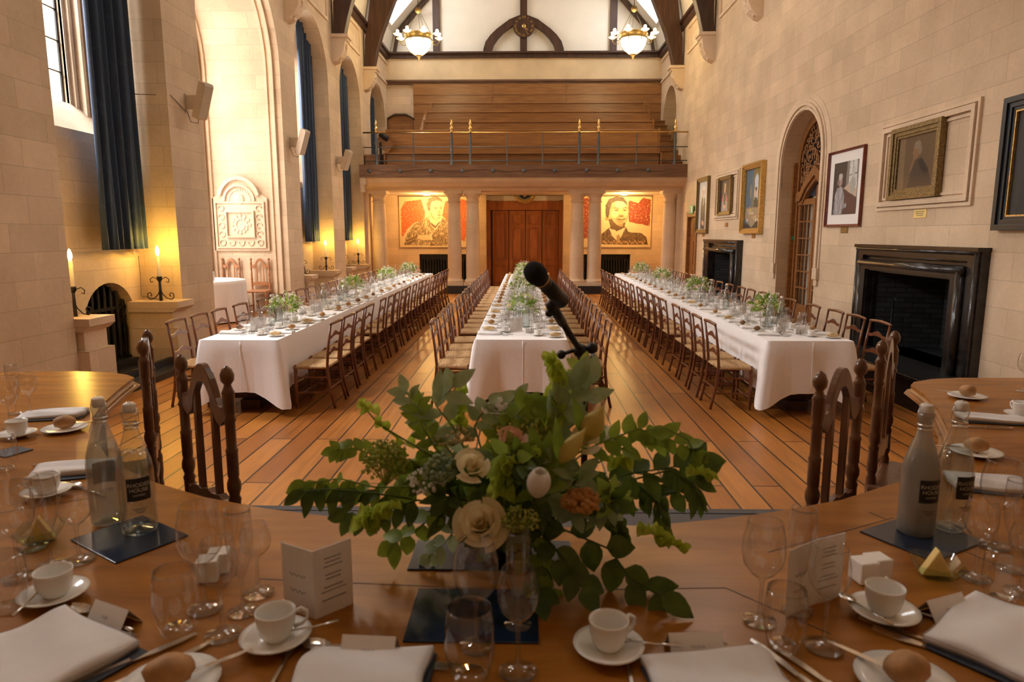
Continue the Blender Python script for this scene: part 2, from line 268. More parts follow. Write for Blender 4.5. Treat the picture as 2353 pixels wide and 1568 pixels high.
# recess linings: jambs slope back to a window plane
def lining(i, a, b):
    zb = 0 if b < 21 else 3.75
    m = MB(); m.box(-6.15, XL - .551, a - .3, a + .14, zb, 6.9); m.box(-6.15, XL - .551, b - .14, b + .3, zb, 6.9)
    m.box(-6.15, XL - .551, a - .3, b + .3, 6.62, 7.1)
    sill = 3.05 if b < 21 else 4.5; wy0, wy1, wt = a + .38, b - .38, 6.1
    m.prism([(a + .14, zb), (b - .14, zb), (b - .14, 6.65), (a + .14, 6.65)], -6.0, -5.86, 'x', [[(wy0, 3.45), (wy0, wt), (wy1, wt), (wy1, 3.45)] if b < 21 else [(wy0, 4.9), (wy0, wt), (wy1, wt), (wy1, 4.9)]])
    tag(m.build('wall_recess', 'limestone'), kind='structure')
    d = MB(); s0 = 3.45 if b < 21 else 4.9                           # moulded window surround
    for k, (w, x) in enumerate(((.0, -5.90), (.06, -5.82), (.14, -5.74))):
        for ya, yb_ in ((wy0 - w - .06, wy0 - w), (wy1 + w, wy1 + w + .06)): d.box(-5.87, x, ya, yb_, s0 - w, wt + w)
    d.prism([(-5.86, s0), (-5.5, sill), (-5.5, sill - .14), (-5.86, sill - .14)], a + .14, b - .14, 'y')
    tag(d.build('trim_window_surround', 'limestone_trim'), kind='structure')
    w = tag(empty('window_%d' % i, (0, 0, 0)), kind='structure')
    l = MB(); n = 5
    for k in range(n + 1): y = wy0 + (wy1 - wy0) * k / n; l.box(-5.945, -5.925, y - (.03 if k in (0, n) else .007), y + (.03 if k in (0, n) else .007), s0, wt)
    z = s0
    while z < wt + .01: l.box(-5.945, -5.925, wy0, wy1, z - .007, z + .007); z += .38
    yc = (wy0 + wy1) / 2; l.box(-5.99, -5.88, yc - .05, yc + .05, s0, wt)
    l.build('window_frame', 'iron', w); MB().box(-5.938, -5.934, wy0, wy1, s0, wt).build('pane', 'window_glass', w)
    if b < 21:                                                       # wall under the window, ledge and arched radiator niche
        c = (a + b) / 2 + .33 if i == 2 else (a + b) / 2; q = MB()
        q.prism([(a + .14, 0), (b - .14, 0), (b - .14, 1.48), (a + .14, 1.48)], -5.5, -5.3, 'x', [arch(c - .53, c + .53, .12, .72, rise=.46)])
        q.prism([(-5.3, 1.48), (-5.44, 1.58), (-5.5, 1.58), (-5.5, 1.48)], a + .14, b - .14, 'y'); q.box(-5.9, -5.5, a + .14, b - .14, 1.55, sill - .14)
        q.box(-5.9, -5.44, a + .14, b - .14, 1.58, sill - .14)
        tag(q.build('wall_under_window', 'limestone'), kind='structure')
        tag(MB().box(-5.9, -5.75, a + .1, b - .1, .0, 1.55).build('wall_niche_back', 'slate'), kind='structure')
        if i == 1: return
        r = tag(empty('radiator_grille', (-5.42, c, .12)), ['', '', 'dark turned-baluster grille in the arched niche below the nearest long curtain', 'dark turned-baluster grille in the arched niche beyond the carved arms bay', 'dark turned-baluster grille in the arched niche nearest the gallery'][i if i < 5 else 4], 'radiator grille')
        for k in range(8):
            y = -.46 + k * .131; h = .60 + .44 * math.sqrt(max(0, 1 - (y / .54) ** 2))
            MB().lathe([(.022, 0), (.022, .05), (.032, .07), (.018, .1), (.03, h * .35), (.034, h * .5), (.018, h * .66), (.032, h * .7), (.018, h * .73), (.026, h * .85), (.018, h - .02)], 8, (0, y, 0)).build('baluster', 'iron', r)
        MB().box(-.03, .03, -.53, .53, .0, .04).build('bottom_rail', 'iron', r); MB().box(-.02, .02, -.5, .5, .69, .73).build('middle_rail', 'iron', r)
for i, (a, b) in enumerate(REC): lining(i + 1, a, b)
# bay
b0, b1 = BAY; m = MB()
m.box(-6.6, XL - .551, b1, b1 + .5, .0, 4.9); m.box(-6.6, XL - .551, b0 - .5, b0, 0, 4.9)
a_out = arch(b0, b1, 0, 4.95, 20); vs = []
m.prism([(b0 - .5, 4.9), (b0, 4.9)] + [p for p in a_out[1:-1]] + [(b1, 4.9), (b1 + .5, 4.9), (b1 + .5, 7.4), (b0 - .5, 7.4)], -6.6, XL - .551, 'x')
m.prism([(b0 - .5, 0), (b1 + .5, 0), (b1 + .5, 7.4), (b0 - .5, 7.4)], -6.75, -6.6, 'x', [arch(b0 + .25, b1 - .12, 1.15, 4.9)])
struct(m, 'wall_bay', 'limestone')
m = MB()
for k, (w, x0, x1) in enumerate(((.05, -4.99, -4.92), (.03, -5.10, -5.05), (.13, -6.6, -6.5), (.24, -6.42, -6.34), (.05, -6.30, -6.25))):
    o_ = arch(b0 - .1, b1 + .1, .2, 4.95, 20); i_ = arch(b0 + w, b1 - w, .2, 4.95, 20)
    m.prism(o_ + i_[::-1], x0, x1, 'x')
struct(m, 'trim_bay_mouldings', 'limestone_trim')
struct(MB().box(-6.6, XL - .02, b0 - .07, b1 + .07, .001, .22), 'floor_bay', 'floorboards')
w = tag(empty('window_6'), kind='structure'); l = MB()
for k in range(7): y = b0 + .25 + k * .513; l.box(-6.72, -6.66, y - (.05 if k in (0, 2, 4, 6) else .01), y + (.05 if k in (0, 2, 4, 6) else .01), 1.15, 6.4)
for k in range(12): l.box(-6.70, -6.68, b0 + .25, b1 - .12, 1.15 + k * .45, 1.17 + k * .45)
l.build('window_frame', 'limestone_trim', w); MB().box(-6.69, -6.686, b0 + .25, b1 - .12, 1.15, 6.5).build('pane', 'window_glass', w)
# right wall, openings for the arched door, two hearths, the far door
DO = (11.05, 12.72); bigf = (7.3, 9.05); smf = (15.1, 16.82)
holes = [arch(*DO, .001, 3.0, rise=.82), [(bigf[0], .32), (bigf[0], 1.31), (bigf[1], 1.31), (bigf[1], .32)], [(smf[0], .05), (smf[0], 1.36), (smf[1], 1.36), (smf[1], .05)], [(18.75, .001), (18.75, 2.3), (19.75, 2.3), (19.75, .001)], arch(21.9, 24.0, 3.9, 5.42)]
struct(MB().prism([(-2, 0), (25.2, 0), (25.2, 7.75), (-2, 7.75)], XR, XR + .42, 'x', holes).box(XR + .42, XR + .5, 21.5, 24.5, 3.8, 7), 'wall_right', 'limestone')
m = MB()                                                             # door arch mouldings + voussoir ring
for w, d in ((.17, .018), (.12, .045), (.05, .03)): m.prism(arch(DO[0] - w, DO[1] + w, 1.25, 3.0, 20, .82 + w) + arch(DO[0] - w + .045, DO[1] + w - .045, 1.25, 3.0, 20, .82 + w - .045)[::-1], XR - d, XR + .01, 'x')
m.prism(arch(DO[0] - .32, DO[1] + .32, 2.6, 3.0, 20, 1.08) + arch(DO[0], DO[1], 2.6, 3.0, 20, .82)[::-1], XR - .006, XR + .01, 'x')
for y in (DO[0] - .10, DO[1] + .10): m.box(XR - .05, XR, y - .08, y + .08, 1.08, 1.26); m.box(XR - .03, XR, y - .06, y + .06, .98, 1.08)
struct(m, 'trim_door_arch', 'limestone_trim')
struct(MB().box(XR + .42, XR + 1.2, 10.5, 13.4, 0, 4.2), 'wall_behind_door', 'plaster')
bk = MB().prism([(-2, 0), (5.2, 0), (5.2, 8), (-2, 8)], 0, .01)
# end wall behind the camera
struct(MB().box(-6.2, 5.2, -2.2, -2, 0, 14), 'wall_front', 'limestone')
# baseboards
struct(MB().box(XL, XL + .05, -2, 10.4, 0, .16).box(XL, XL + .05, 13.85, 25, 0, .16).box(-5.35, -4.5, 7.1, 9.4, .001, .07).box(-5.3, -5.2, 7.1, 9.4, .07, .16), 'baseboard_left', 'slate')
struct(MB().box(XR - .04, XR, -2, 6.6, 0, .16).box(XR - .04, XR, 9.7, 10.8, 0, .16).box(XR - .04, XR, 13, 14.6, 0, .16), 'baseboard_right', 'slate')
# wall plates / cornices
struct(MB().box(XL - .05, XL + .10, -2, 25, 7.70, 7.84).box(XL - .05, XL + .16, -2, 25, 7.84, 7.92).box(XR - .10, XR + .05, -2, 25, 7.70, 7.84).box(XR - .16, XR + .05, -2, 25, 7.84, 7.92), 'trim_wall_plate', 'dark_beam')
for s_, x in ((1, XL), (-1, XR)):
    m = MB()
    for y0, y1 in ((14.9, 17.3), (18.3, 20.6), (21.6, 24.8)): m.prism([(y0, 6.85), (y1, 6.85), (y1, 7.6), (y0, 7.6)], min(x, x + s_ * .04), max(x, x + s_ * .04), 'x', [[(y0 + .07, 6.7 + .22), (y0 + .07, 7.53), (y1 - .07, 7.53), (y1 - .07, 6.92)]])
    struct(m, 'trim_frieze_panels', 'limestone_trim')
# roof: eaves, slope to ridge, with roof lights
rc = -.08; prof = [(4.79, 7.75), (4.60, 8.62), (.0, 13.6)]
def roofside(sg):
    e = rc + sg * 4.71; k = rc + sg * 4.52; m = MB()
    m.prism([(e, 7.75), (k, 8.62), (k + sg * .3, 8.62), (e + sg * .3, 7.75)], -2, 25.2, 'y')
    a = Vector((k, 0, 8.62)); b = Vector((rc, 0, 13.6)); t = (b - a); nrm = Vector((t.z, 0, -t.x)).normalized() * (sg * -1)
    if nrm.z < 0: nrm = -nrm
    loop = [(-2, 0), (25.2, 0), (25.2, 1), (-2, 1)]; hs = [[(21.9, .02), (21.9, .30), (24.2, .30), (24.2, .02)], [(13.2, .02), (13.2, .30), (15.4, .30), (15.4, .02)], [(4.2, .02), (4.2, .30), (6.4, .30), (6.4, .02)]]
    flat = loop + [p for h in hs for p in h]; tri = tessellate_polygon([[Vector((p[0], p[1], 0)) for p in l] for l in [loop] + hs])
    P = lambda p, d: tuple(a + t * p[1] + Vector((0, p[0], 0)) + nrm * d)
    n = len(flat); fs = [tuple(q) for q in tri] + [tuple(i + n for i in q) for q in tri]; o = 0
    for l in [loop] + hs: fs += [(o + i, o + (i + 1) % len(l), n + o + (i + 1) % len(l), n + o + i) for i in range(len(l))]; o += len(l)
    m.add([P(p, 0) for p in flat] + [P(p, .35) for p in flat], fs)
    struct(m, 'ceiling', 'plaster')
    w = tag(empty('window_%d' % (7 if sg < 0 else 8)), kind='structure')
    for h in hs:
        q = MB(); q.add([P(p, .30) for p in h], [(0, 1, 2, 3)]); q.build('pane', 'window_glass', w)
for sg in (-1, 1): roofside(sg)
# gable wall above the gallery
m = MB().prism([(XL - .1, 7.75), (rc - 4.52, 8.62), (rc, 13.7), (rc + 4.52, 8.62), (XR + .1, 7.75)], YB, YB + .3, 'y'); struct(m, 'wall_gable', 'plaster')
struct(MB().box(XL, XR, 24.5, 25.3, 7.0, 7.72), 'wall_gallery_band', 'band_plaster')
struct(MB().box(XL, XR, 24.45, 25.3, 7.72, 7.86).box(XL, XR, 24.38, 25.3, 7.86, 7.92), 'trim_gable_beam', 'dark_beam')
struct(MB().box(XL, XR, 24.42, 25.3, 6.86, 7.0).box(XL, XR, 24.36, 25.3, 6.94, 7.0), 'trim_band_rail', 'bressummer')
struct(MB().box(XL, XR, 25.3, 25.5, 3, 14), 'wall_back', 'plaster')
g = tag(empty('trim_gable_timbers'), kind='structure')
for x, w_ in ((-3.1, .24), (rc, .24), (3.02, .24)): MB().box(x - w_ / 2, x + w_ / 2, 24.9, 25, 7.9, 13.4).build('post', 'dark_beam', g)
for sg in (-1, 1):
    MB().bar((rc + sg * 4.52, 24.95, 7.9), (rc + sg * 4.36, 24.95, 8.66), .1, .12, (0, 1, 0)).bar((rc + sg * 4.38, 24.95, 8.62), (rc + sg * .1, 24.95, 13.3), .1, .22, (0, 1, 0)).build('rafter', 'dark_beam', g)
AO = [(1.41, 0), (1.39, .22), (1.31, .46), (1.14, .68), (.93, .87), (.49, 1.18), (.09, 1.33)]; AI = [(1.12, 0), (1.10, .16), (1.03, .36), (.88, .56), (.70, .74), (.36, .98), (.05, 1.08)]
mir = lambda L: [(rc - x, 7.9 + z) for x, z in L] + [(rc + x, 7.9 + z) for x, z in L[::-1]]
MB().prism(mir(AO) + mir(AI)[::-1], 24.86, 25, 'y').build('arch_brace', 'dark_beam', g)
# clock on the gable
c = tag(empty('gable_clock', (rc + .01, 24.86, 8.84)), 'round dark wooden clock with gilt numerals on the gable above the gallery', 'clock')
d = MB(); d.prism([(.37 * math.cos(2 * PI * k / 24), .37 * math.sin(2 * PI * k / 24)) for k in range(24)], -.04, 0, 'y'); d.build('clock_face', 'dark_beam', c)
def textmesh(s, size, mat='label_text', ext=0):
    cu = bpy.data.curves.new('t', 'FONT'); cu.body = s; cu.size = size; cu.align_x = 'CENTER'; cu.align_y = 'CENTER'; cu.extrude = ext
    o = bpy.data.objects.new('t', cu); COL.objects.link(o); dg = bpy.context.evaluated_depsgraph_get(); dg.update()
    me = bpy.data.meshes.new_from_object(o.evaluated_get(dg)); bpy.data.objects.remove(o); me.materials.clear(); me.materials.append(M[mat]); return me
def textobj(name, s, size, mat, parent, mtx, ext=0, bend=None):
    me = textmesh(s, size, mat, ext)
    if bend:
        for v in me.vertices: a = v.co.x / bend; v.co = Vector((math.sin(a) * bend, -math.cos(a) * bend, v.co.y))
    o = bpy.data.objects.new(name, me); COL.objects.link(o); o.parent = parent; o.matrix_local = mtx; return o
for k, s in enumerate(['XII', 'I', 'II', 'III', 'IIII', 'V', 'VI', 'VII', 'VIII', 'IX', 'X', 'XI']):
    a = -k * PI / 6; textobj('numeral', s, .115, 'gilt', c, Matrix.Translation((.29 * math.sin(-a), -.05, .29 * math.cos(a))) @ Matrix.Rotation(-a, 4, 'Y') @ Matrix.Rotation(PI / 2, 4, 'X'), .004)
MB().lathe([(0, 0), (.07, 0), (.07, .02), (0, .03)], 16).build('boss', 'gilt', c).matrix_local = Matrix.Translation((0, -.05, 0)) @ Matrix.Rotation(PI / 2, 4, 'X')
MB().bar((0, -.07, 0), (.15, -.07, -.14), .025, .01, (0, 1, 0)).build('hour_hand', 'gilt', c); MB().bar((0, -.075, 0), (.12, -.075, -.24), .016, .01, (0, 1, 0)).build('minute_hand', 'gilt', c)
# roof trusses on carved corbels
tr = [(-4.66, 6.62), (-4.64, 7.4), (-4.56, 7.75), (-4.45, 8.55), (-3.9, 9.2), (-2.4, 10.9), (-.6, 12.9), (0, 13.4), (0, 12.6), (-.9, 11.7), (-2.2, 10.55), (-3.1, 9.5), (-3.72, 8.52), (-4.12, 7.6), (-4.28, 7.1), (-4.40, 6.62)]
def corb():
    o = empty('stone_corbel', (0, 0, 0)); m = MB()
    m.prism([(0, .63), (.42, .63), (.42, .55), (.37, .52), (.36, .45), (.33, .30), (.26, .16), (.14, .05), (0, 0)], -.17, .17, 'y'); m.box(0, .46, -.21, .21, .60, .68); m.build('bracket', 'limestone_trim', o, bev=.01)
    l = MB()
    for k in range(7): l.ball((.36 - .03 * k, .0 + .05 * math.sin(k * 2.2), .42 - .055 * k), .055, 8, 5, (.7, 1, 1))
    l.build('carved_leaf', 'limestone_trim', o); return o
cb = corb(); tr0 = None
for k, y in enumerate((4.4, 7.75, 11.1, 14.4, 17.8, 21.15)):
    if k < 3: continue
    nm = {3: 'nearest visible', 4: 'middle', 5: 'farthest, over the gallery front'}[k]
    if y == 14.4 and False: pass
    t = tag(empty('roof_truss', (0, y, 0)), {3: 'dark curved oak roof truss nearest the camera', 4: 'dark curved oak roof truss in the middle of the hall', 5: 'dark curved oak roof truss over the gallery front'}[k], 'roof truss', 'arched roof trusses')
    for sg, nme in ((1, 'left'), (-1, 'right')):
        q = MB(); q.prism([(rc + sg * x * 1.0 + (0), z) if sg > 0 else (rc - x, z) for x, z in tr], -.14, .14, 'y'); q.build('brace', 'dark_beam', t, bev=.02)
        place(cb, (XL - .03 if sg > 0 else XR + .03, y, 5.97), 0 if sg > 0 else PI, 'carved stone corbel on the %s wall under the %s roof truss' % (nme, {3: 'nearest', 4: 'middle', 5: 'gallery'}[k]), 'carved corbels')
        cb['category'] = 'corbel'
for o in COL.objects:
    if o.name.startswith('stone_corbel'): o['category'] = 'corbel'
# ================================================================ GALLERY AND COLONNADE
GB = 20.1
b = MB().box(XL, XR, GB, GB + .5, 3.42, 3.76); b.box(XL, XR, GB - .02, GB + .5, 3.40, 3.43)
bm_ = tag(empty('trim_gallery_beam'), kind='structure'); b.build('beam', 'bressummer', bm_)
cr = MB(); y_ = GB - .003
for a0, a1 in ((-4.6, -1.2), (-2.0, .9), (.2, 2.6), (2.2, 4.4)):
    cr.tube([(a0 + (a1 - a0) * t / 14, y_, 3.585 + .035 * math.sin(t * .9 + a0) * (1 if a0 < 0 else .8)) for t in range(15)], [.002 + .006 * math.sin(PI * t / 14) for t in range(15)], 5)
cr.build('crack', 'dark_beam', bm_)
for k, px in enumerate((849, 919, 990, 1063, 1133, 1204, 1275, 1348, 1419, 1490)):
    x = atY(px, 389, GB).x; MB().ball((x, GB, 3.585), .062, 12, 8, (1, .6, 1)).build('stud', 'rail_iron', bm_)
struct(MB().prism([(GB + .05, 3.42), (GB + .12, 3.30), (GB + .3, 3.17), (GB + .55, 3.12), (GB + .55, 3.06), (GB + 1.1, 3.06), (GB + 1.1, 3.42)], XL, XR, 'x'), 'trim_gallery_cove', 'limestone_trim')
struct(MB().box(XL, XR, GB + .5, 25.3, 3.42, 3.7), 'floor_gallery', 'oak')
struct(MB().box(XL, XR, GB + 1.1, 24.6, 3.05, 3.12), 'ceiling_under_gallery', 'plaster')
rl = tag(empty('gallery_railing', (0, GB + .08, 3.76)), 'iron gallery railing with brass handrail and brass finials', 'railing')
RX0, RX1 = XL + .12, XR
for z, r_, mt, n_ in ((.90, .022, 'brass', 'handrail'), (.49, .014, 'rail_iron', 'rail'), (.11, .014, 'rail_iron', 'rail')):
    MB().tube([(RX0, 0, z), (RX1, 0, z)], r_, 8).build(n_, mt, rl)
for px in (865, 1038, 1081, 1331, 1375, 1551):
    x = atY(px, 340, GB + .08).x
    p = MB().lathe([(.055, 0), (.055, .04), (.035, .06), (.030, .22), (.042, .36), (.048, .44), (.03, .47), (.045, .50), (.03, .53), (.048, .6), (.034, .75), (.03, .86), (.04, .90)], 8, (x, 0, 0)).build('post', 'rail_iron', rl)
    MB().lathe([(.025, .9), (.045, .93), (.025, .96), (.055, 1.0), (.055, 1.03), (.024, 1.07), (.030, 1.10), (.042, 1.14), (.026, 1.20), (.006, 1.26)], 10, (x, 0, 0)).build('finial', 'brass', p)
for px in (950, 1165, 1247, 1463):
    x = atY(px, 340, GB + .08).x; MB().lathe([(.035, 0), (.03, .04), (.016, .05), (.016, .45), (.022, .49), (.016, .53), (.015, .9)], 8, (x, 0, 0)).build('post', 'rail_iron', rl)
# tiered benches
tiers = [(-4.12, 3.92, 20.95, 4.84, 3.70, 20.62, 4.14), (-3.12, 3.90, 21.85, 5.23, 4.10, 21.50, 4.50), (-3.17, 3.91, 22.72, 5.67, 4.52, 22.35, 4.92), (-3.13, 3.88, 23.58, 6.10, 4.94, 23.2, 5.36)]
nm = ['front', 'second', 'third', 'rear']
for k, (x0, x1, y, zt, zf, ys, zs) in enumerate(tiers):
    t = tag(empty('gallery_bench', (0, y, zf)), 'long panelled oak bench on the gallery, %s tier' % nm[k], 'bench', 'gallery benches')
    m = MB().box(x0, x1, -.03, .03, 0, zt - zf - .05); m.build('backrest', 'pew_oak', t)
    m = MB(); W = x1 - x0
    for zz in (.36, .62): m.box(x0, x1, -.036, -.03, (zt - zf) * zz, (zt - zf) * zz + .02)
    for f_ in (.0, .31, .66, .97): m.box(x0 + W * f_, x0 + W * f_ + .06, -.038, -.03, .02, zt - zf - .05)
    m.build('panel_moulding', 'pew_oak', t)
    MB().box(x0 - .03, x1 + .03, -.07, .06, zt - zf - .05, zt - zf).build('top_rail', 'pew_oak', t, bev=.01)
    MB().box(x0, x1, ys - y - .12, -.03, zs - zf - .04, zs - zf).build('seat', 'pew_oak', t, bev=.01)
    MB().box(x0 + .02, x1 - .02, ys - y - .02, ys - y + .02, 0, zs - zf - .04).build('seat_front', 'pew_oak', t)
    for xx in (x0 - .04, x1): MB().box(xx, xx + .05, -.08, .05, 0, zt - zf + .03).box(xx, xx + .05, ys - y - .12, -.0, 0, zs - zf).build('end_panel', 'pew_oak', t, bev=.008)
    struct(MB().box(x0 - .04, XR, y + .06, y + .95, 3.70, zf + (.41)), 'floor_gallery_tier', 'oak') if k < 4 else None
m = MB().box(-3.86, XR, 24.38, 24.46, 5.3, 6.86)
for zz in (5.9, 6.2, 6.5): m.box(-3.86, XR, 24.365, 24.38, zz, zz + .025)
for xx in (-1.2, 1.4): m.box(xx, xx + .05, 24.36, 24.38, 5.3, 6.86)
struct(m, 'trim_gallery_panelling', 'pew_oak')
struct(MB().box(XL, -3.86, 24.5, 24.6, 3.7, 6.95), 'wall_gallery_left', 'limestone')
st = tag(empty('gallery_stair', (4.28, GB + .6, 3.7)), 'dark oak steps climbing beside the right wall of the gallery', 'stair')
for k in range(9): MB().box(-.30, .34, .35 * k + .05, .35 * k + .45, .0, .20 * (k + 1)).box(-.31, .34, .35 * k + .02, .35 * k + .46, .20 * (k + 1) - .03, .20 * (k + 1)).build('step', 'oak', st)
d = tag(empty('door_5', (-4.33, 24.48, 3.75)), kind='structure')
MB().prism([(-.44, 0), (.44, 0), (.44, 1.95), (.2, 2.08), (-.2, 2.08), (-.44, 1.95)], -.02, .02, 'y').build('door_leaf', 'pew_oak', d)
pm = MB()
for x in (-.36, .04):
    for z0, z1 in ((.15, .95), (1.1, 1.8)): pm.box(x, x + .3, -.035, -.02, z0, z1)
pm.build('door_panel', 'pew_oak', d, bev=.01)
struct(MB().box(-.50, -.44, -.1, .02, 0, 2.0).prism([(-.5, 1.98), (-.2, 2.14), (.2, 2.14), (.5, 1.98), (.5, 1.93), (.2, 2.08), (-.2, 2.08), (-.5, 1.93)], -.1, .02, 'y'), 'door_6', 'dark_beam').location = (-4.33, 24.48, 3.75)
b_ = tag(empty('stair_balustrade', (-3.45, 23.2, 3.7)), 'sloping panelled balustrade at the left end of the gallery benches', 'balustrade')
MB().prism([(-.6, 0), (1.15, 0), (1.15, 2.1), (-.6, .95)], -.03, .03, 'x').build('panel', 'pew_oak', b_); MB().bar((0, -.62, .98), (0, 1.17, 2.15), .09, .06).build('handrail', 'pew_oak', b_)
for y in (-.6, 1.15): MB().box(-.05, .05, y - .05, y + .05, 0, 1.1 if y < 0 else 2.3).build('newel', 'pew_oak', b_, bev=.01)
ds = tag(empty('music_desk', (-4.22, GB + .45, 3.76)), 'small sloping wooden desk at the left end of the gallery railing', 'desk')
MB().bar((-.12, 0, .78), (.27, 0, .50), .34, .03, (0, 1, 0)).build('desk_top', 'pew_oak', ds); MB().box(-.06, .0, -.04, .04, 0, .68).build('post', 'iron', ds)
l_ = tag(MB().tube([(-.14, 0, 0), (.14, 0, 0)], .08, 14).build('stage_light', 'iron', None, (-4.13, GB + .40, 4.60)), 'black cylindrical lamp lying on the sloping gallery desk', 'stage lamp'); l_.rotation_euler = (0, R(36), R(10))
sp_ = tag(empty('low_step', (-4.45, GB + .75, 3.76)), 'low dark wooden step under the gallery desk', 'step'); MB().box(-.3, .34, -.15, .2, 0, .34).box(-.32, .36, -.17, .2, .31, .35).build('tread', 'oak', sp_)
# colonnade
for xa, xb in ((-2.45, -1.28), (1.25, 2.4), (-4.72, -4.05), (4.0, 4.6)): struct(MB().box(xa, xb, 20.58, 21.3, 0, .235), 'trim_column_plinth', 'slate')
colm = empty('stone_column'); colm['category'] = 'column'
MB().box(-.27, .27, -.27, .27, 0, .10).lathe([(.26, .10), (.275, .13), (.26, .17), (.225, .18), (.225, .20), (.215, .22)], 24).build('base', 'limestone_trim', colm)
MB().lathe([(.215, .20), (.213, .9), (.205, 1.6), (.19, 2.2), (.18, 2.48)], 24).build('shaft', 'limestone_trim', colm)
MB().lathe([(.18, 2.48), (.205, 2.49), (.205, 2.53), (.185, 2.54), (.185, 2.62), (.215, 2.66), (.255, 2.71), (.26, 2.74)], 24).box(-.27, .27, -.27, .27, 2.74, 2.83).build('capital', 'limestone_trim', colm)
for px, nme in ((875, 'farthest left, beside the left wall'), (1045, 'left one of the pair left of the oak doors'), (1087, 'right one of the pair left of the oak doors'), (1325, 'left one of the pair right of the oak doors'), (1365, 'right one of the pair right of the oak doors'), (1535, 'farthest right, beside the right wall')):
    place(colm, (atY(px, 600, 20.93).x, 20.93, .235), 0, 'round stone column under the gallery, ' + nme, 'stone columns')
struct(MB().box(4.5, XR, 20.7, 21.1, 0, 3.06).box(XL, -4.68, 20.7, 21.1, 0, 3.06), 'trim_pilasters', 'limestone_trim')
struct(MB().prism([(0, 0), (.16, 0), (.15, .22), (.10, .30), (0, .34)], XL, XL, 'y') if 0 else MB().box(XL, XL + .17, GB + .02, GB + .3, 3.2, 3.40).box(XL, XL + .12, GB + .04, GB + .26, 3.0, 3.2), 'trim_beam_bracket', 'limestone_trim')
# back wall under the gallery
YW = 22.95; DX0, DX1 = -1.30, 1.26
hs = [[(DX0, .001), (DX0, 3.05), (DX1, 3.05), (DX1, .001)], [(-3.55, .15), (-3.55, 1.12), (-1.9, 1.12), (-1.9, .15)], [(1.9, .15), (1.9, 1.12), (3.5, 1.12), (3.5, .15)]]
struct(MB().prism([(XL, 0), (XR, 0), (XR, 3.06), (XL, 3.06)], YW, YW + .95, 'y', hs), 'wall_under_gallery', 'limestone')
struct(MB().box(XL, XR, YW + .95, YW + 1.1, 0, 3.42).box(DX0, DX1, YW + .3, YW + 1, 2.86, 3.05), 'wall_behind_doors', 'plaster')
struct(MB().box(XL, -3.56, YW - .04, YW, 0, .28).box(-1.89, DX0, YW - .04, YW, 0, .28).box(DX1, 1.89, YW - .04, YW, 0, .28).box(3.51, XR, YW - .04, YW, 0, .28), 'baseboard_back', 'slate')
for sg, x0, x1 in ((0, -3.55, -1.9), (1, 1.9, 3.5)):
    r = tag(empty('radiator', ((x0 + x1) / 2, YW + .12, .15)), 'black column radiator in the wall niche under the %s banner' % ('left' if not sg else 'right'), 'radiator', 'wall niche radiators'); w_ = (x1 - x0) / 2
    MB().box(-w_, w_, .1, .14, 0, .97).build('back_panel', 'black_plastic', r); n = 17
    for k in range(n): x = -w_ + .08 + k * (2 * w_ - .16) / (n - 1); MB().box(x - .018, x + .018, -.06, .08, .03, .80).build('fin', 'iron', r, bev=.008)
    MB().box(-w_, w_, -.08, .1, .93, .97).build('hood', 'black_plastic', r)
d = tag(empty('door_1', (-.02, YW + .42, 0)), kind='structure')
MB().box(-1.28, -1.15, -.12, .1, 0, 2.9).box(1.15, 1.28, -.12, .1, 0, 2.9).box(-1.28, 1.28, -.14, .1, 2.58, 2.88).build('door_frame', 'door_oak', d)
MB().box(-1.16, 1.16, .025, .05, 0, 2.6).build('door_backing', 'dark_beam', d)
for k in range(4):
    x = -1.10 + k * .5625
    lf = MB().box(x + .010, x + .549, -.02, .02, 0, 2.565).build('door_leaf', 'door_oak', d)
    pm = MB()
    for z0, z1, ar in ((.15, .75, 0), (.92, 1.92, 1), (2.12, 2.45, 0)):
        o_ = arch(x + .10, x + .46, z0, z1, 8, .12) if ar else [(x + .10, z0), (x + .10, z1), (x + .46, z1), (x + .46, z0)]
        c_ = Vector((x + .28, (z0 + z1) / 2)); i_ = [(c_.x + (p[0] - c_.x) * .90, c_.y + (p[1] - c_.y) * .95) for p in o_]
        pm.prism(o_, -.05, -.02, 'y', [i_]); pm.prism([(c_.x + (p[0] - c_.x) * .78, c_.y + (p[1] - c_.y) * .90) for p in o_], -.03, -.02, 'y')
    pm.build('panel', 'door_oak', lf)
# crest
c = tag(empty('wall_crest', (-.02, YW + .22, 3.18)), 'round blue crest in a gilt leaf wreath above the oak doors', 'crest')
e = MB(); e.prism([(.24 * math.cos(2 * PI * k / 24), .24 * math.sin(2 * PI * k / 24)) for k in range(24)], -.02, 0, 'y'); e.build('shield_disc', 'navy_leather', c)
for k in range(26):
    a = PI + (k % 13 + .5) * PI / 13; rr = .30 if k < 13 else .36
    q = MB(); q.ball((0, 0, 0), .05, 6, 4, (1.2, .3, .6)); o = q.build('wreath_leaf', 'gilt', c, (rr * math.cos(a), -.03, rr * math.sin(a))); o.rotation_euler = (0, -a + (PI / 3 if k < 13 else 2 * PI / 3), 0)
MB().ball((0, -.03, -.12), .06, 8, 6, (1, .3, 1)).build('star', 'gilt', c)
# two spotlights in the gallery soffit
for px, s in ((980, 'left'), (1434, 'right')):
    p = atY(px, 437, 22.0); o = tag(empty('ceiling_spotlight', (p.x, 22.0, 3.05)), 'small warm ceiling lamp under the gallery, %s of the oak doors' % s, 'ceiling lamp', 'lamps under the gallery')
    MB().box(-.10, .10, -.08, .08, -.03, 0).build('lamp_housing', 'brass', o); MB().box(-.09, .09, -.07, .07, -.05, -.028).build('lamp_glass', 'spot_glow', o)
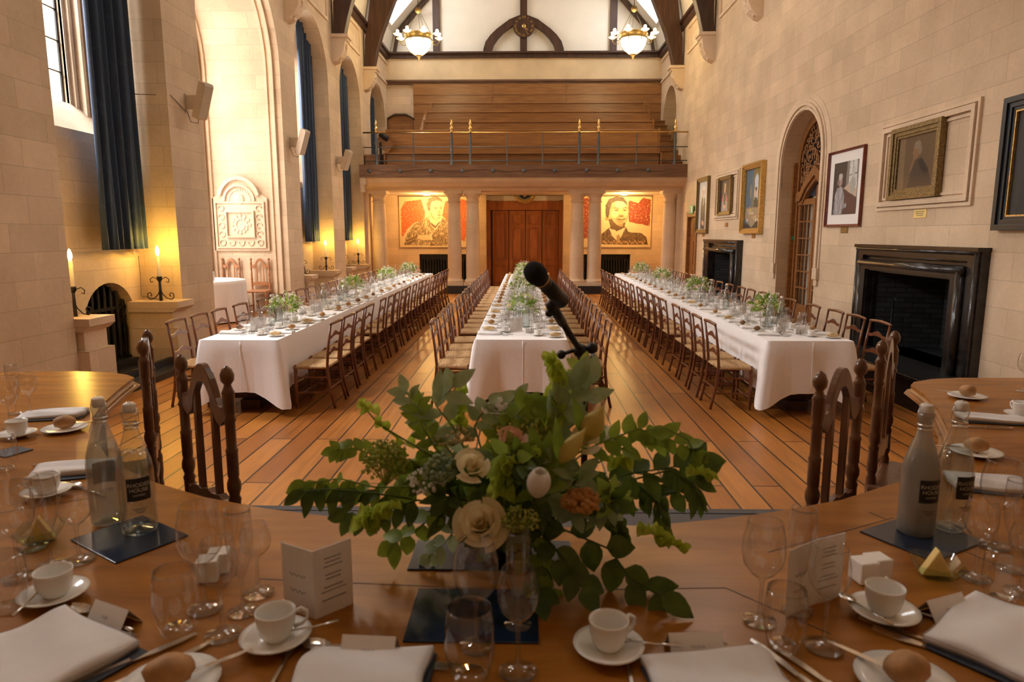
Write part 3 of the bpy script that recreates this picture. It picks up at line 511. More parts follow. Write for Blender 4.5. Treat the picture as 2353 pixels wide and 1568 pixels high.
# far door, right wall, with green exit sign
d = tag(empty('door_2', (XR, 19.25, 0)), kind='structure')
MB().box(.06, .12, -.49, .49, 0, 2.3).build('door_leaf', 'oak', d); MB().box(-.03, .1, -.56, -.47, 0, 2.38).box(-.03, .1, .47, .56, 0, 2.38).box(-.04, .1, -.58, .58, 2.26, 2.40).build('door_frame', 'oak', d)
pm = MB()
for z0, z1 in ((.15, .8), (.95, 1.6), (1.75, 2.15)):
    for y in (-.42, .04): pm.box(.045, .06, y, y + .36, z0, z1)
pm.build('panel', 'oak', d, bev=.01); MB().tube([(.06, -.38, 1.0), (.0, -.38, 1.0), (.0, -.30, 1.0)], .012, 6).build('door_handle', 'brass', d)
def exit_sign(loc, rz, sc, lab):
    o = tag(empty('exit_sign', loc, rz), lab, 'sign'); MB().box(-.16, .16, -.012, 0, -.075, .075).build('sign_board', 'exit_green', o)
    m = MB().box(.03, .12, -.016, -.012, -.05, .05); m.ball((-.06, -.015, .035), .013, 8, 5, (1, .2, 1)).bar((-.06, -.015, .02), (-.065, -.015, -.015), .02, .004, (0, 1, 0)).bar((-.065, -.015, -.015), (-.09, -.015, -.05), .01, .004, (0, 1, 0)).bar((-.065, -.015, -.015), (-.035, -.015, -.05), .01, .004, (0, 1, 0)).bar((-.06, -.015, .015), (-.025, -.015, 0), .008, .004, (0, 1, 0)).bar((-.13, -.015, 0), (-.09, -.015, 0), .01, .004, (0, 1, 0))
    m.build('pictogram', 'card', o); o.scale = (sc,) * 3; return o
exit_sign((XR - .045, 19.25, 2.45), -PI / 2, 1.5, 'green running man exit sign above the small oak door')
o = exit_sign((XR + .28, 12.55, 1.72), PI / 2, .5, 'small green sign on the wooden jamb of the arched door'); o.rotation_euler = (0, 0, 0); o.location = (XR + .30, 12.645, 1.72)
# arched glazed door in the right wall
DXp = XR + .30; d = tag(empty('door_3', (0, 0, 0)), kind='structure')
o_ = arch(DO[0], DO[1], .0, 3.0, 20, .82); i_ = arch(DO[0] + .12, DO[1] - .12, .0, 2.98, 20, .70)
MB().prism(o_ + i_[::-1], DXp - .04, DXp + .08, 'x').build('door_frame', 'oak', d)
MB().box(XR + .19, DXp + .02, 12.66, 12.73, 0, 3.05).build('door_jamb', 'oak', d)
cm = (DO[0] + DO[1]) / 2
hd = [(DO[0] + .1, 2.35), (cm - .55, 2.38), (cm - .36, 2.58), (cm, 2.78), (cm + .36, 2.58), (cm + .55, 2.38), (DO[1] - .1, 2.35)]
MB().prism(hd + [(y, z + .16) for y, z in hd[::-1]], DXp - .07, DXp + .05, 'x').prism(hd + [(y, z - .07) for y, z in hd[::-1]], DXp - .03, DXp + .05, 'x').build('door_head', 'oak', d)
t = MB()                                                             # pierced tracery
for k in range(13):
    for j in range(9):
        y = DO[0] + .14 + j * .165 + (k % 2) * .08; z = 2.62 + k * .095; dy = (y - cm) / .72
        if abs(dy) > 1 or z > 3.0 + .66 * math.sqrt(1 - dy * dy) or z < 2.95 - .45 * abs(dy) ** 1.2 - .22 + .0: continue
        a0 = random.uniform(0, 6.28); t.tube([(DXp, y + .062 * math.cos(a0 + s * .62) * (1 - s * .05), z + .062 * math.sin(a0 + s * .62) * (1 - s * .05)) for s in range(9)], .016, 5, False)
        if (k + j) % 2: t.ball((DXp, y, z), .028, 6, 4, (.6, 1, 1))
t.build('tracery', 'oak', d)
def panes(name, y0, y1, ny):
    m = MB().prism([(y0, .05), (y0, 2.38), (cm, 2.7), (y1, 2.38), (y1, .05)] if 0 else [(y0, .05), (y0, 2.40), (y1, 2.40 + (.22 if y1 > cm - .1 and y0 < cm else 0)), (y1, .05)], DXp - .01, DXp + .03, 'x', [[(y0 + .08, .55), (y0 + .08, 2.30), (y1 - .08, 2.30), (y1 - .08, .55)]])
    for k in range(1, ny): y = y0 + .08 + (y1 - y0 - .16) * k / ny; m.box(DXp - .01, DXp + .025, y - .012, y + .012, .55, 2.30)
    for k in range(1, 6): z = .55 + 1.75 * k / 6; m.box(DXp - .01, DXp + .025, y0 + .08, y1 - .08, z - .012, z + .012)
    m.build('door_leaf', 'oak', d)
panes('a', DO[0] + .12, cm - .01, 3); panes('b', cm + .01, DO[1] - .12, 3)
MB().box(DXp + .03, DXp + .035, DO[0] + .1, DO[1] - .1, .5, 2.4).build('pane', 'window_glass', d)
MB().box(DXp + .05, DXp + .06, DO[0] + .1, DO[1] - .1, 2.45, 3.75).build('fanlight_glass', 'navy_leather', d)
# fireplaces
def fireplace(name, oy0, oy1, iy0, iy1, zt, z0, izt, lab, hearth):
    t = tag(empty('fireplace', (XR, (oy0 + oy1) / 2, 0)), lab, 'fireplace'); c = (oy0 + oy1) / 2; m = MB()
    O = lambda d_, zt_: [(oy0 - c + d_, 0), (oy0 - c + d_, zt_), (oy1 - c - d_, zt_), (oy1 - c - d_, 0)]
    I = lambda e_: [(iy0 - c - e_, 0), (iy0 - c - e_, izt + e_), (iy1 - c + e_, izt + e_), (iy1 - c + e_, 0)]
    for d_, e_, pr in ((0, .20, .09), (.015, .215, .12), (.12, .10, .07), (.19, .02, .14), (.21, .035, .17), (.28, .0, .06)):
        zt_ = zt - d_; a = O(d_, zt_); i_ = I(min(e_, .28 - .0)); m.prism(a + i_[::-1], -pr, 0, 'x')
    m.box(-.14, 0, oy0 - c - .01, oy1 - c + .01, zt - .03, zt + .01)
    for d_, r_, px_ in ((.235, .052, -.13), (.045, .028, -.105), (.135, .016, -.075)):
        m.tube([(px_, oy0 - c + d_, 0), (px_, oy0 - c + d_, zt - d_)], r_, 12).tube([(px_, oy0 - c + d_ - r_, zt - d_), (px_, oy1 - c - d_ + r_, zt - d_)], r_, 12).tube([(px_, oy1 - c - d_, 0), (px_, oy1 - c - d_, zt - d_)], r_, 12)
    m.build('surround', 'black_marble', t)
    x1 = .75; y0, y1 = iy0 - c, iy1 - c; f = MB()
    f.add([(0, y0, z0), (0, y0, izt), (x1, y0 + .22, izt), (x1, y0 + .22, z0), (x1, y1 - .22, z0), (x1, y1 - .22, izt), (0, y1, izt), (0, y1, z0)], [(0, 1, 2, 3), (3, 2, 5, 4), (4, 5, 6, 7), (1, 6, 5, 2), (0, 3, 4, 7)])
    f.build('firebox', 'firebrick', t)
    if hearth:
        MB().box(-.66, 0, oy0 - c - .16, oy1 - c + .12, 0, z0).build('hearth', 'slate', t); MB().box(-.68, -.63, oy0 - c - .18, oy1 - c + .14, z0 - .02, z0 + .025).build('kerb', 'black_marble', t, bev=.01)
        g = MB().box(-.25, 0, -.38, .38, 0, .02).prism([(-.34, .06), (.34, .06), (.34, .52), (.2, .62), (0, .68), (-.2, .62), (-.34, .52)], x1 - .06 - .3, x1 - .02 - .3, 'x')
        random.seed(3)
        for k in range(14): a = k * .7; g.ball((x1 - .37, .20 * math.cos(a) * (1 - k / 20), .34 + .2 * math.sin(a) * (1 - k / 20)), .04, 7, 5, (.5, 1, 1))
        fb = MB().box(0, .03, -.3, .3, 0, .62); 
        q = MB().prism([(-.30, 0), (.30, 0), (.30, .62), (.16, .74), (-.16, .74), (-.30, .62)], 0, .03, 'x')
        for k in range(14): a = k * .8; q.ball((-.01, .2 * math.cos(a) * (1 - k / 22), .34 + .2 * math.sin(a) * (1 - k / 22)), .045, 7, 5, (.5, 1, 1))
        o = q.build('fireback', 'iron', t, (.40, y0 + .18, z0 + .02)); o.rotation_euler = (0, R(4), R(38))
    return t
fireplace('a', 6.92, 9.47, bigf[0], bigf[1], 1.65, .32, 1.31, 'large black marble fireplace on the right wall nearest the camera', True)
fireplace('b', 14.73, 17.51, smf[0], smf[1], 1.65, .05, 1.36, 'black marble fireplace on the right wall beyond the arched door', False)
for y, z0, lab in ((8.86, .325, 'large'), (16.62, .05, 'far')):
    o = tag(empty('fire_poker', (XR + .10, y, z0)), 'black iron poker leaning inside the %s fireplace' % ('nearer' if lab == 'large' else 'farther'), 'poker', 'fire pokers')
    MB().tube([(0, 0, 0), (.05, .06, .62)], .008, 6).build('shaft', 'iron', o); MB().tube([(.05, .06, .62), (.03, 0, .66), (.05, -.08, .60), (.05, -.02, .56)], .010, 6).build('handle', 'iron', o)
# ================================================================ PICTURES
def shape_hit(sh, u, v):
    if sh[0] == 'e':
        _, cx, cy, rx, ry, a, col = sh; dx, dy = u - cx, v - cy; c_, s_ = math.cos(a), math.sin(a); return ((dx * c_ + dy * s_) / rx) ** 2 + ((dy * c_ - dx * s_) / ry) ** 2 < 1
    pts = sh[1]; ins = False; j = len(pts) - 1
    for i in range(len(pts)):
        xi, yi = pts[i]; xj, yj = pts[j]
        if (yi > v) != (yj > v) and u < (xj - xi) * (v - yi) / (yj - yi) + xi: ins = not ins
        j = i
    return ins
def canvas(name, w, h, nu, nv, bg, shapes, parent, mat='painted', seed=0, jit=.12, wob=.012):
    """flat painted picture, local x right, z up, facing -y"""
    m = MB().grid(nu, nv, lambda u, v: ((u - .5) * w, 0, (v - .5) * h), False); me = m.mesh(name, mat, False)
    ca = me.color_attributes.new('Col', 'FLOAT_COLOR', 'POINT'); asp = w / h; dat = []
    for j in range(nv + 1):
        for i in range(nu + 1):
            u = i / nu * asp; v = j / nv; q = Vector((u * 9 + seed, v * 9, seed)); uu = u + wob * noise.noise(q * 2.3); vv = v + wob * noise.noise(q * 2.3 + Vector((7, 3, 1))); col = bg(u, v) if callable(bg) else bg
            for s_ in shapes:
                if shape_hit(s_, uu, vv):
                    c = s_[-1]; c = c(u, v) if callable(c) else c
                    if c: col = c
            k = 1 + jit * noise.noise(q * 3) + jit * .6 * noise.noise(q * 9); dat += [min(1, col[0] * k), min(1, col[1] * k), min(1, col[2] * k), 1]
    ca.data.foreach_set('color', dat); o = bpy.data.objects.new(name, me); COL.objects.link(o); o.parent = parent; return o
CREAM = (.74, .58, .34); SEP = (.20, .12, .06)
def scrib(base, lo):
    def f(u, v):
        n = noise.noise(Vector((u * 34, v * 34, 4))) + .7 * noise.noise(Vector((u * 80, v * 80, 9))); k = max(0, min(1, (n + .35) * 2.2)); q_ = max(0, min(1, (-.42 - n) * 3))
        return tuple((base[i] * (1 - k) + lo[i] * k) * (1 - q_) + CREAM[i] * q_ for i in range(3))
    return f
def tone(c, a=.35, sc=30, hi=None):
    def f(u, v):
        n = noise.noise(Vector((u * sc, v * sc * .6, 2))); f_ = noise.noise(Vector((u * sc * 2.6, v * sc * 1.8, 5))); k = max(0, min(1, (n + .5 * f_ - .10) * 1.8)) if hi else 0; return tuple((x * (1 + a * n * 1.6)) * (1 - k) + (hi[i] * k if hi else 0) for i, x in enumerate(c))
    return f
ORG = scrib((.66, .19, .06), (.60, .14, .05)); BRN = scrib((.42, .10, .04), (.28, .05, .03))
def banner(loc, w, h, shapes, lab, seed):
    t = tag(empty('portrait_banner', loc), lab, 'banner', 'portrait banners'); canvas('printed_cloth', w, h, 240, 168, CREAM, shapes, t, seed=seed, jit=.05, wob=.008)
    MB().box(-w / 2, w / 2, .004, .01, -h / 2, h / 2).build('backing', 'linen', t); MB().tube([(-w / 2 - .02, 0, h / 2 + .01), (w / 2 + .02, 0, h / 2 + .01)], .012, 6).build('hanging_rod', 'dark_beam', t)
sk = (.72, .55, .31)
b1 = [('p', [(.04, .22), (.03, .75), (.12, .90), (.44, .94), (.52, .70), (.50, .55), (.30, .48), (.16, .36), (.06, .20)], ORG), ('p', [(.92, .90), (.86, .62), (.98, .50), (1.05, .20), (1.30, .12), (1.36, .30), (1.38, .92), (1.15, .96)], ORG),
      ('p', [(.08, .04), (.14, .25), (.30, .46), (.52, .58), (.62, .60), (.86, .58), (1.02, .50), (1.12, .34), (1.14, .04)], tone((.36, .24, .12), .6, 34, (.70, .53, .30))),
      ('p', [(.60, .58), (.63, .42), (.72, .34), (.82, .46), (.86, .58), (.74, .66)], (.80, .66, .42)), ('p', [(.62, .50), (.72, .42), (.84, .54), (.80, .47), (.72, .37), (.63, .44)], SEP),
      ('e', .61, .69, .035, .06, .2, tone(sk)), ('p', [(.58, .90), (.60, .66), (.66, .57), (.76, .53), (.83, .57), (.86, .66), (.875, .80), (.85, .92), (.70, .96)], tone(sk, .2, 12)),
      ('p', [(.55, .84), (.58, .94), (.66, .995), (.78, 1.0), (.85, .95), (.88, .84), (.85, .90), (.76, .93), (.66, .90), (.63, .84), (.625, .74), (.60, .70), (.57, .76)], tone((.22, .14, .07), .5, 30)),
      ('p', [(.70, .795), (.76, .80), (.765, .787), (.70, .78)], SEP), ('p', [(.815, .795), (.865, .80), (.865, .785), (.815, .78)], SEP), ('e', .735, .765, .022, .012, 0, SEP), ('e', .845, .765, .018, .012, 0, SEP),
      ('p', [(.80, .76), (.825, .69), (.80, .665), (.785, .68)], (.48, .32, .16)), ('p', [(.76, .645), (.82, .645), (.85, .632), (.80, .62), (.765, .628)], (.30, .18, .09)), ('e', .80, .585, .03, .012, 0, (.55, .38, .2)), ('p', [(.61, .68), (.66, .58), (.74, .53), (.68, .60), (.64, .70)], (.50, .34, .17)),
      ('p', [(.52, .60), (.58, .40), (.70, .26), (.60, .30), (.50, .44)], (.62, .45, .24)), ('p', [(.34, .18), (.36, .24), (.56, .24), (.64, .27), (.62, .15), (.46, .14)], sk), ('p', [(.62, .27), (.64, .28), (.65, .15), (.62, .14)], (.84, .70, .46)),
      ('p', [(.66, .26), (.98, .22), (1.1, .16), (1.12, .06), (.9, .06), (.66, .16)], tone((.28, .18, .09), .6, 40, (.6, .45, .25))), ('p', [(.60, .03), (.62, .10), (.70, .05), (1.0, .03)], SEP), ('p', [(.10, .06), (.30, .16), (.34, .14), (.20, .05)], SEP), ('p', [(.12, .14), (.36, .24), (.37, .215), (.14, .11)], SEP)]
banner((-3.0, YW - .04, 2.18), 2.36, 1.66, b1, 'sepia portrait banner of a man leaning on folded arms with orange scribble', 1)
dk = (.13, .075, .035)
b2 = [('p', [(.03, .16), (.02, .95), (.14, .97), (.20, .90), (.20, .20)], BRN), ('p', [(.92, .90), (.94, .50), (1.10, .47), (1.36, .42), (1.37, .93), (1.22, .97), (1.12, .87), (.96, .92)], BRN),
      ('p', [(.30, .06), (.36, .22), (.50, .34), (.60, .42), (.86, .44), (.94, .30), (1.20, .28), (1.30, .20), (1.34, .05)], tone((.15, .09, .045), .5, 26)),
      ('p', [(.55, .38), (.62, .22), (.72, .12), (.80, .20), (.88, .40), (.72, .32)], (.78, .62, .38)), ('p', [(.70, .22), (.74, .26), (.78, .22), (.76, .08), (.71, .08)], (.40, .27, .14)),
      ('e', .515, .60, .035, .075, -.2, tone((.40, .26, .13))), ('p', [(.52, .90), (.535, .52), (.60, .40), (.70, .33), (.80, .36), (.88, .46), (.925, .60), (.925, .78), (.86, .94), (.68, .98)], tone((.52, .36, .18), .3, 9)),
      ('p', [(.54, .55), (.58, .40), (.70, .32), (.80, .35), (.88, .46), (.86, .50), (.80, .44), (.72, .44), (.64, .50), (.60, .56)], dk), ('e', .77, .84, .12, .08, 0, (.70, .54, .32)), ('e', .66, .66, .07, .08, 0, (.70, .53, .31)), ('e', .88, .66, .035, .07, 0, (.62, .46, .26)),
      ('p', [(.48, .62), (.47, .82), (.54, .95), (.68, 1.0), (.82, .98), (.90, .88), (.93, .74), (.90, .83), (.82, .90), (.70, .905), (.60, .87), (.565, .75), (.55, .62), (.52, .58)], tone((.08, .05, .03), .4, 30)),
      ('p', [(.62, .765), (.66, .785), (.74, .775), (.74, .758), (.66, .768)], dk), ('p', [(.81, .775), (.88, .785), (.91, .765), (.87, .768), (.81, .758)], dk), ('e', .69, .725, .036, .016, 0, dk), ('e', .855, .725, .032, .016, 0, dk),
      ('e', .79, .61, .05, .022, 0, (.20, .12, .06)), ('p', [(.765, .74), (.81, .74), (.83, .63), (.75, .63)], (.58, .41, .21)), ('p', [(.70, .545), (.74, .565), (.79, .555), (.85, .565), (.885, .55), (.79, .535)], (.12, .07, .03)), ('e', .79, .51, .055, .016, 0, (.38, .22, .11)), ('e', .79, .43, .05, .025, 0, (.36, .24, .12)),
      ] + [('e', .32 + k * .038, .10 + .02 * math.sin(k * 2.3), .012, .022 + .015 * (k % 4 == 0), .5, (.55, .33, .16)) for k in range(26)]
banner((3.0, YW - .04, 2.18), 2.3, 1.66, b2, 'sepia portrait banner of a young man in suit and tie with brown scribble', 5)
def picture(loc, w, h, nu, nv, bg, shapes, fw, fd, fmat, lab, seed=0, mat_w=0, inner=None, glazed=False, cat='painting'):
    t = tag(empty('framed_picture', loc, -PI / 2), lab, cat, 'pictures on the right wall'); W, Hh = w / 2, h / 2; m = MB()
    for d_, dep in ((0, fd), (fw * .35, fd * .75), (fw * .7, fd * .55)):
        o_ = [(-W + d_, -Hh + d_), (W - d_, -Hh + d_), (W - d_, Hh - d_), (-W + d_, Hh - d_)]; e_ = d_ + fw * .42; e_ = min(e_, fw)
        i_ = [(-W + e_, -Hh + e_), (W - e_, -Hh + e_), (W - e_, Hh - e_), (-W + e_, Hh - e_)]; m.prism(o_, -dep, 0, 'y', [i_])
    m.build('frame', fmat, t, bev=.004)
    if inner:
        e_ = fw; q = fw + .015; MB().prism([(-W + e_, -Hh + e_), (W - e_, -Hh + e_), (W - e_, Hh - e_), (-W + e_, Hh - e_)], -fd * .5, 0, 'y', [[(-W + q, -Hh + q), (W - q, -Hh + q), (W - q, Hh - q), (-W + q, Hh - q)]]).build('slip', inner, t)
    a = fw + mat_w; o = canvas('canvas', w - 2 * a, h - 2 * a, nu, nv, bg, shapes, t, seed=seed, mat='painted_glazed' if glazed else 'painted'); o.location = (0, -.016, 0)
    if mat_w: MB().prism([(-W + fw, -Hh + fw), (W - fw, -Hh + fw), (W - fw, Hh - fw), (-W + fw, Hh - fw)], -.012, -.006, 'y').build('mount', 'mat_board', t)
    else: MB().prism([(-W + fw * .5, -Hh + fw * .5), (W - fw * .5, -Hh + fw * .5), (W - fw * .5, Hh - fw * .5), (-W + fw * .5, Hh - fw * .5)], -.010, -.002, 'y').build('backing', 'black_plastic', t)
    return t
skn = (.60, .36, .24)
# local +x of a picture on the right wall runs towards the camera (-Y)
picture((XR, 18.1, 2.52), 1.12, 1.42, 40, 60, (.52, .55, .60), [('p', [(.18, 0), (.16, .52), (.24, .66), (.34, .70), (.46, .66), (.54, .52), (.54, 0)], (.035, .04, .06)), ('p', [(.32, .70), (.40, .70), (.38, .45), (.34, .45)], (.8, .8, .82)), ('p', [(.345, .68), (.375, .68), (.38, .40), (.35, .38)], (.10, .04, .05)), ('e', .36, .78, .065, .10, 0, skn), ('e', .36, .86, .07, .045, 0, (.75, .74, .72)), ('e', .33, .14, .06, .05, 0, skn), ('e', .42, .12, .05, .05, 0, skn)], .10, .08, 'dull_gilt', 'tall portrait of a white-haired man in a dark suit, nearest the gallery', 3)
picture((XR - .01, 16.1, 2.66), 1.02, .88, 44, 40, (.07, .045, .035), [('p', [(.15, 0), (.18, .40), (.36, .58), (.60, .60), (.80, .42), (.86, 0)], (.30, .27, .27)), ('p', [(.20, .30), (.26, .50), (.36, .56), (.34, .30)], (.48, .06, .05)), ('p', [(.62, .56), (.74, .48), (.78, .30), (.68, .30)], (.48, .06, .05)), ('p', [(.38, .58), (.60, .58), (.56, .20), (.42, .20)], (.03, .03, .03)), ('e', .49, .72, .085, .15, 0, skn), ('e', .49, .85, .09, .06, 0, (.55, .42, .25)), ('e', .44, .16, .07, .06, 0, skn), ('e', .57, .16, .07, .06, 0, skn)], .085, .07, 'dull_gilt', 'small portrait of a figure in red and grey robes inside a stone panel', 8)
picture((XR, 14.15, 2.50), 1.22, 1.40, 50, 64, lambda u, v: (.10, .15, .20) if u < .38 else (.20, .15, .045), [('p', [(.44, .48), (.44, .84), (.54, .92), (.62, .84), (.62, .48)], (.50, .56, .66)), ('e', .25, .62, .04, .12, 0, (.32, .24, .08)), ('p', [(.44, .20), (.42, .46), (.52, .54), (.64, .46), (.66, .20)], (.045, .05, .05)), ('e', .52, .60, .05, .07, 0, skn), ('e', .52, .66, .05, .03, 0, (.1, .06, .03)), ('p', [(0, .18), (.05, .36), (.80, .34), (.84, .12), (.40, .0)], (.32, .24, .16)), ('p', [(.02, .10), (.38, .02), (.80, .22), (.84, .10), (.84, 0), (0, 0)], (.05, .04, .03))] + [('e', .12 + .09 * (k % 7), .14 + .04 * (k * 5 % 6), .030, .018, k, [(.7, .65, .6), (.45, .2, .1), (.6, .5, .2)][k % 3]) for k in range(18)], .105, .10, 'gilt', 'bright gilt framed painting of a figure at a cluttered table', 6)
sep = (.30, .27, .27)
picture((XR, 10.17, 2.45), 1.10, 1.10, 70, 70, (.045, .028, .026), [('p', [(.52, .30), (.55, 1.0), (1, 1.0), (1, .30)], (.22, .20, .18)), ('p', [(.64, .45), (.66, 1.0), (.94, 1.0), (.98, .45)], (.60, .62, .60)), ('p', [(.78, 1.0), (.80, 1.0), (.80, .40), (.78, .40)], (.18, .17, .16)), ('p', [(.64, .74), (.98, .76), (.98, .74), (.64, .72)], (.18, .17, .16)), ('p', [(.45, .50), (1, .30), (1, .46), (.62, .56)], (.50, .40, .30)), ('p', [(.45, .50), (1, .30), (1, 0), (.48, 0)], (.09, .035, .03)), ('e', .82, .78, .07, .10, 0, (.46, .48, .46)), ('p', [(.74, .38), (.68, .58), (.76, .68), (.90, .68), (.94, .54), (.86, .38)], (.38, .39, .37)), ('e', .30, .66, .085, .12, 0, (.34, .26, .25)), ('e', .30, .73, .08, .06, 0, (.48, .47, .47)), ('p', [(.06, 0), (.10, .38), (.18, .52), (.38, .54), (.48, .40), (.50, .20), (.62, .22), (.62, .14), (.46, .10), (.44, 0)], lambda u, v: tuple(c * (1.3 if noise.noise(Vector((u * 22, v * 4, 1))) > 0 else .75) for c in (.30, .30, .33))), ('e', .22, .62, .05, .06, 0, (.22, .16, .15))], .035, .05, 'red_frame', 'photograph of a seated man in a wide white mount and red-brown frame', 2, .14, cat='photograph')
picture((XR - .01, 8.36, 2.64), 1.04, .86, 60, 50, (.17, .12, .075), [('p', [(0, 0), (0, 1), (.22, 1), (.24, 0)], (.24, .17, .10)), ('e', .62, .70, .11, .17, .15, (.27, .165, .095)), ('e', .66, .82, .12, .08, 0, (.27, .22, .16)), ('e', .76, .72, .05, .09, 0, (.25, .20, .14)), ('p', [(.40, 0), (.50, .35), (.66, .56), (.84, .56), (1.05, .35), (1.2, .1), (1.2, 0)], (.105, .08, .06)), ('p', [(.70, .52), (.84, .56), (1.1, .3), (1.0, .25), (.8, .35)], (.065, .055, .048)), ('p', [(.44, .30), (.50, .34), (.58, .56), (.55, .60), (.48, .46)], (.26, .16, .09)), ('e', .56, .58, .035, .04, 0, (.27, .165, .095))], .13, .07, 'dull_gilt', 'brown portrait of a man with his hand to his chin in an ornate frame', 4, glazed=True)
picture((XR, 6.25, 2.45), 1.22, 1.24, 40, 40, (.018, .016, .013), [('p', [(.1, 0), (.2, .5), (.5, .7), (.8, .5), (.9, 0)], (.008, .008, .009))], .13, .08, 'black_frame', 'black framed dark portrait cut off by the right edge, edged in gold', 7, inner='gilt')
# stone panel mouldings and plaques
for i, (y0, y1, z0, z1) in enumerate(((7.28, 9.22, 2.09, 3.17), (15.15, 17.0, 2.12, 3.20))):
    m = MB()
    for d_, w_, pr in ((0, .035, .03), (.05, .06, .05), (.13, .03, .02)): m.prism([(y0 + d_, z0 + d_), (y1 - d_, z0 + d_), (y1 - d_, z1 - d_), (y0 + d_, z1 - d_)], XR - pr, XR + .01, 'x', [[(y0 + d_ + w_, z0 + d_ + w_), (y1 - d_ - w_, z0 + d_ + w_), (y1 - d_ - w_, z1 - d_ - w_), (y0 + d_ + w_, z1 - d_ - w_)]])
    struct(m, 'trim_wall_panel', 'limestone_trim')
for y, z, w_, h_, mt, lab in ((8.22, 2.03, .26, .10, 'butter', 'pale label plaque under the hand-to-chin portrait'), (10.11, 1.85, .22, .09, 'dull_gilt', 'small dark and gold plaque under the white-mounted photograph'), (14.08, 1.75, .2, .09, 'oak', 'small wooden plaque under the bright gilt framed painting'), (16.0, 2.0, .2, .09, 'red_frame', 'small brown plaque under the robed figure portrait'), (18.02, 1.76, .2, .09, 'oak', 'small wooden plaque under the portrait nearest the gallery')):
    o = tag(empty('label_plaque', (XR + .012, y, z), -PI / 2), lab, 'plaque', 'picture plaques'); MB().box(-w_ / 2, w_ / 2, -.02, 0, -h_ / 2, h_ / 2).build('plate', mt, o, bev=.004)
    m = MB()
    for k in range(3): m.box(-w_ * (.36 - .06 * k), w_ * (.36 - .05 * k), -.022, -.02, .022 - k * .022, .028 - k * .022)
    m.build('lettering', 'ink' if mt == 'butter' else 'gilt', o)
# ================================================================ CHANDELIERS
ch = empty('chandelier'); ch['category'] = 'chandelier'                # origin: bottom of bowl
MB().lathe([(.0, .02), (.12, .05), (.24, .13), (.32, .25), (.355, .40)], 28).build('glass_bowl', 'bowl_glow', ch)
m = MB().lathe([(.345, .40), (.375, .41), (.375, .43), (.36, .44), (.36, .53), (.375, .54), (.375, .56), (.345, .56)], 28)
for k in range(6): a = k * PI / 3; m.tube([(math.cos(a) * r_, math.sin(a) * r_, z) for r_, z in ((.362, .42), (.33, .25), (.245, .12), (.12, .03), (.02, 0))], .008, 5)
m.lathe([(0, -.10), (.02, -.08), (.03, -.04), (.07, -.01), (.08, .03), (0, .05)], 12); m.build('rim', 'dull_gilt', ch)
for k in range(8):
    a = (k + .5) * PI / 4; cx, cy = math.cos(a), math.sin(a)
    ar = MB().tube([(cx * r_, cy * r_, z) for r_, z in ((.36, .42), (.42, .33), (.50, .33), (.57, .40), (.57, .47))], .010, 6).build('arm', 'dull_gilt', ch)
    MB().lathe([(.0, .47), (.05, .475), (.105, .51), (.11, .52), (.04, .50)], 14, (cx * .57, cy * .57, 0)).build('drip_pan', 'shade_glow', ar)
    MB().ball((cx * .57, cy * .57, .575), .042, 10, 7, (1, 1, 1.3)).build('bulb', 'bulb', ar)
m = MB()
for k in range(5): a = k * 2 * PI / 5 + .3; m.tube([(math.cos(a) * .36, math.sin(a) * .36, .56), (math.cos(a) * .05, math.sin(a) * .05, 1.12)], .006, 4)
m.tube([(0, 0, 1.2), (0, 0, 3.2)], .010, 5); m.build('chain', 'iron', ch); MB().ball((0, 0, 1.17), .085, 12, 8).build('ball', 'dull_gilt', ch)
CH = [((-2.88, 19.3), 'left'), ((2.87, 19.3), 'right')]
for (x, y), s in CH: place(ch, (x, y, 6.52), 0, 'lit chandelier with frosted bowl and ring of bulbs, on the %s' % s, 'chandeliers')
# ================================================================ LEFT WALL FITTINGS
cu = empty('long_curtain'); cu['category'] = 'curtain'
def curt(h, arched):
    t = empty('long_curtain'); m = MB(); W = .98
    def fn(u, v):
        y = -W / 2 + W * u + (.05 * (1 - v)) * (u - .5); top = 5.42 - 1.6 + (1.12 * math.sin(PI * min(1, .08 + .46 * (1 - u) + .0) * 1.0) if arched else 1.1)
        z = v * (top if arched else h); return (.055 * math.sin(u * 36 + .8 * math.sin(v * 3)) + .02 * math.sin(u * 85) + .03 * math.sin(u * 11), y, z)
    m.grid(110, 16, fn); o = m.build('drape', 'velvet', t); md = o.modifiers.new('s', 'SOLIDIFY'); md.thickness = .01
    MB().box(-.02, .03, W / 2 - .16, W / 2 + .02, -.02, .14).build('lining_corner', 'velvet', t) if 0 else None
    return t
for (y, z0, h, lab) in ((8.82, 1.60, 4.9, 'heavy blue curtain in the nearest window recess'), (16.66, 1.61, 4.95, 'heavy blue curtain in the recess beyond the carved arms bay'), (19.95, 1.61, 4.95, 'heavy blue curtain in the recess nearest the gallery'), (23.5, 4.0, 2.6, 'blue curtain in the window recess up on the gallery')):
    t = curt(h, False); bpy.data.objects.remove(cu) if cu else None; cu = None
    t.location = (-5.17, y, z0); t.name = 'long_curtain'; tag(t, lab, 'curtain', 'blue window curtains')
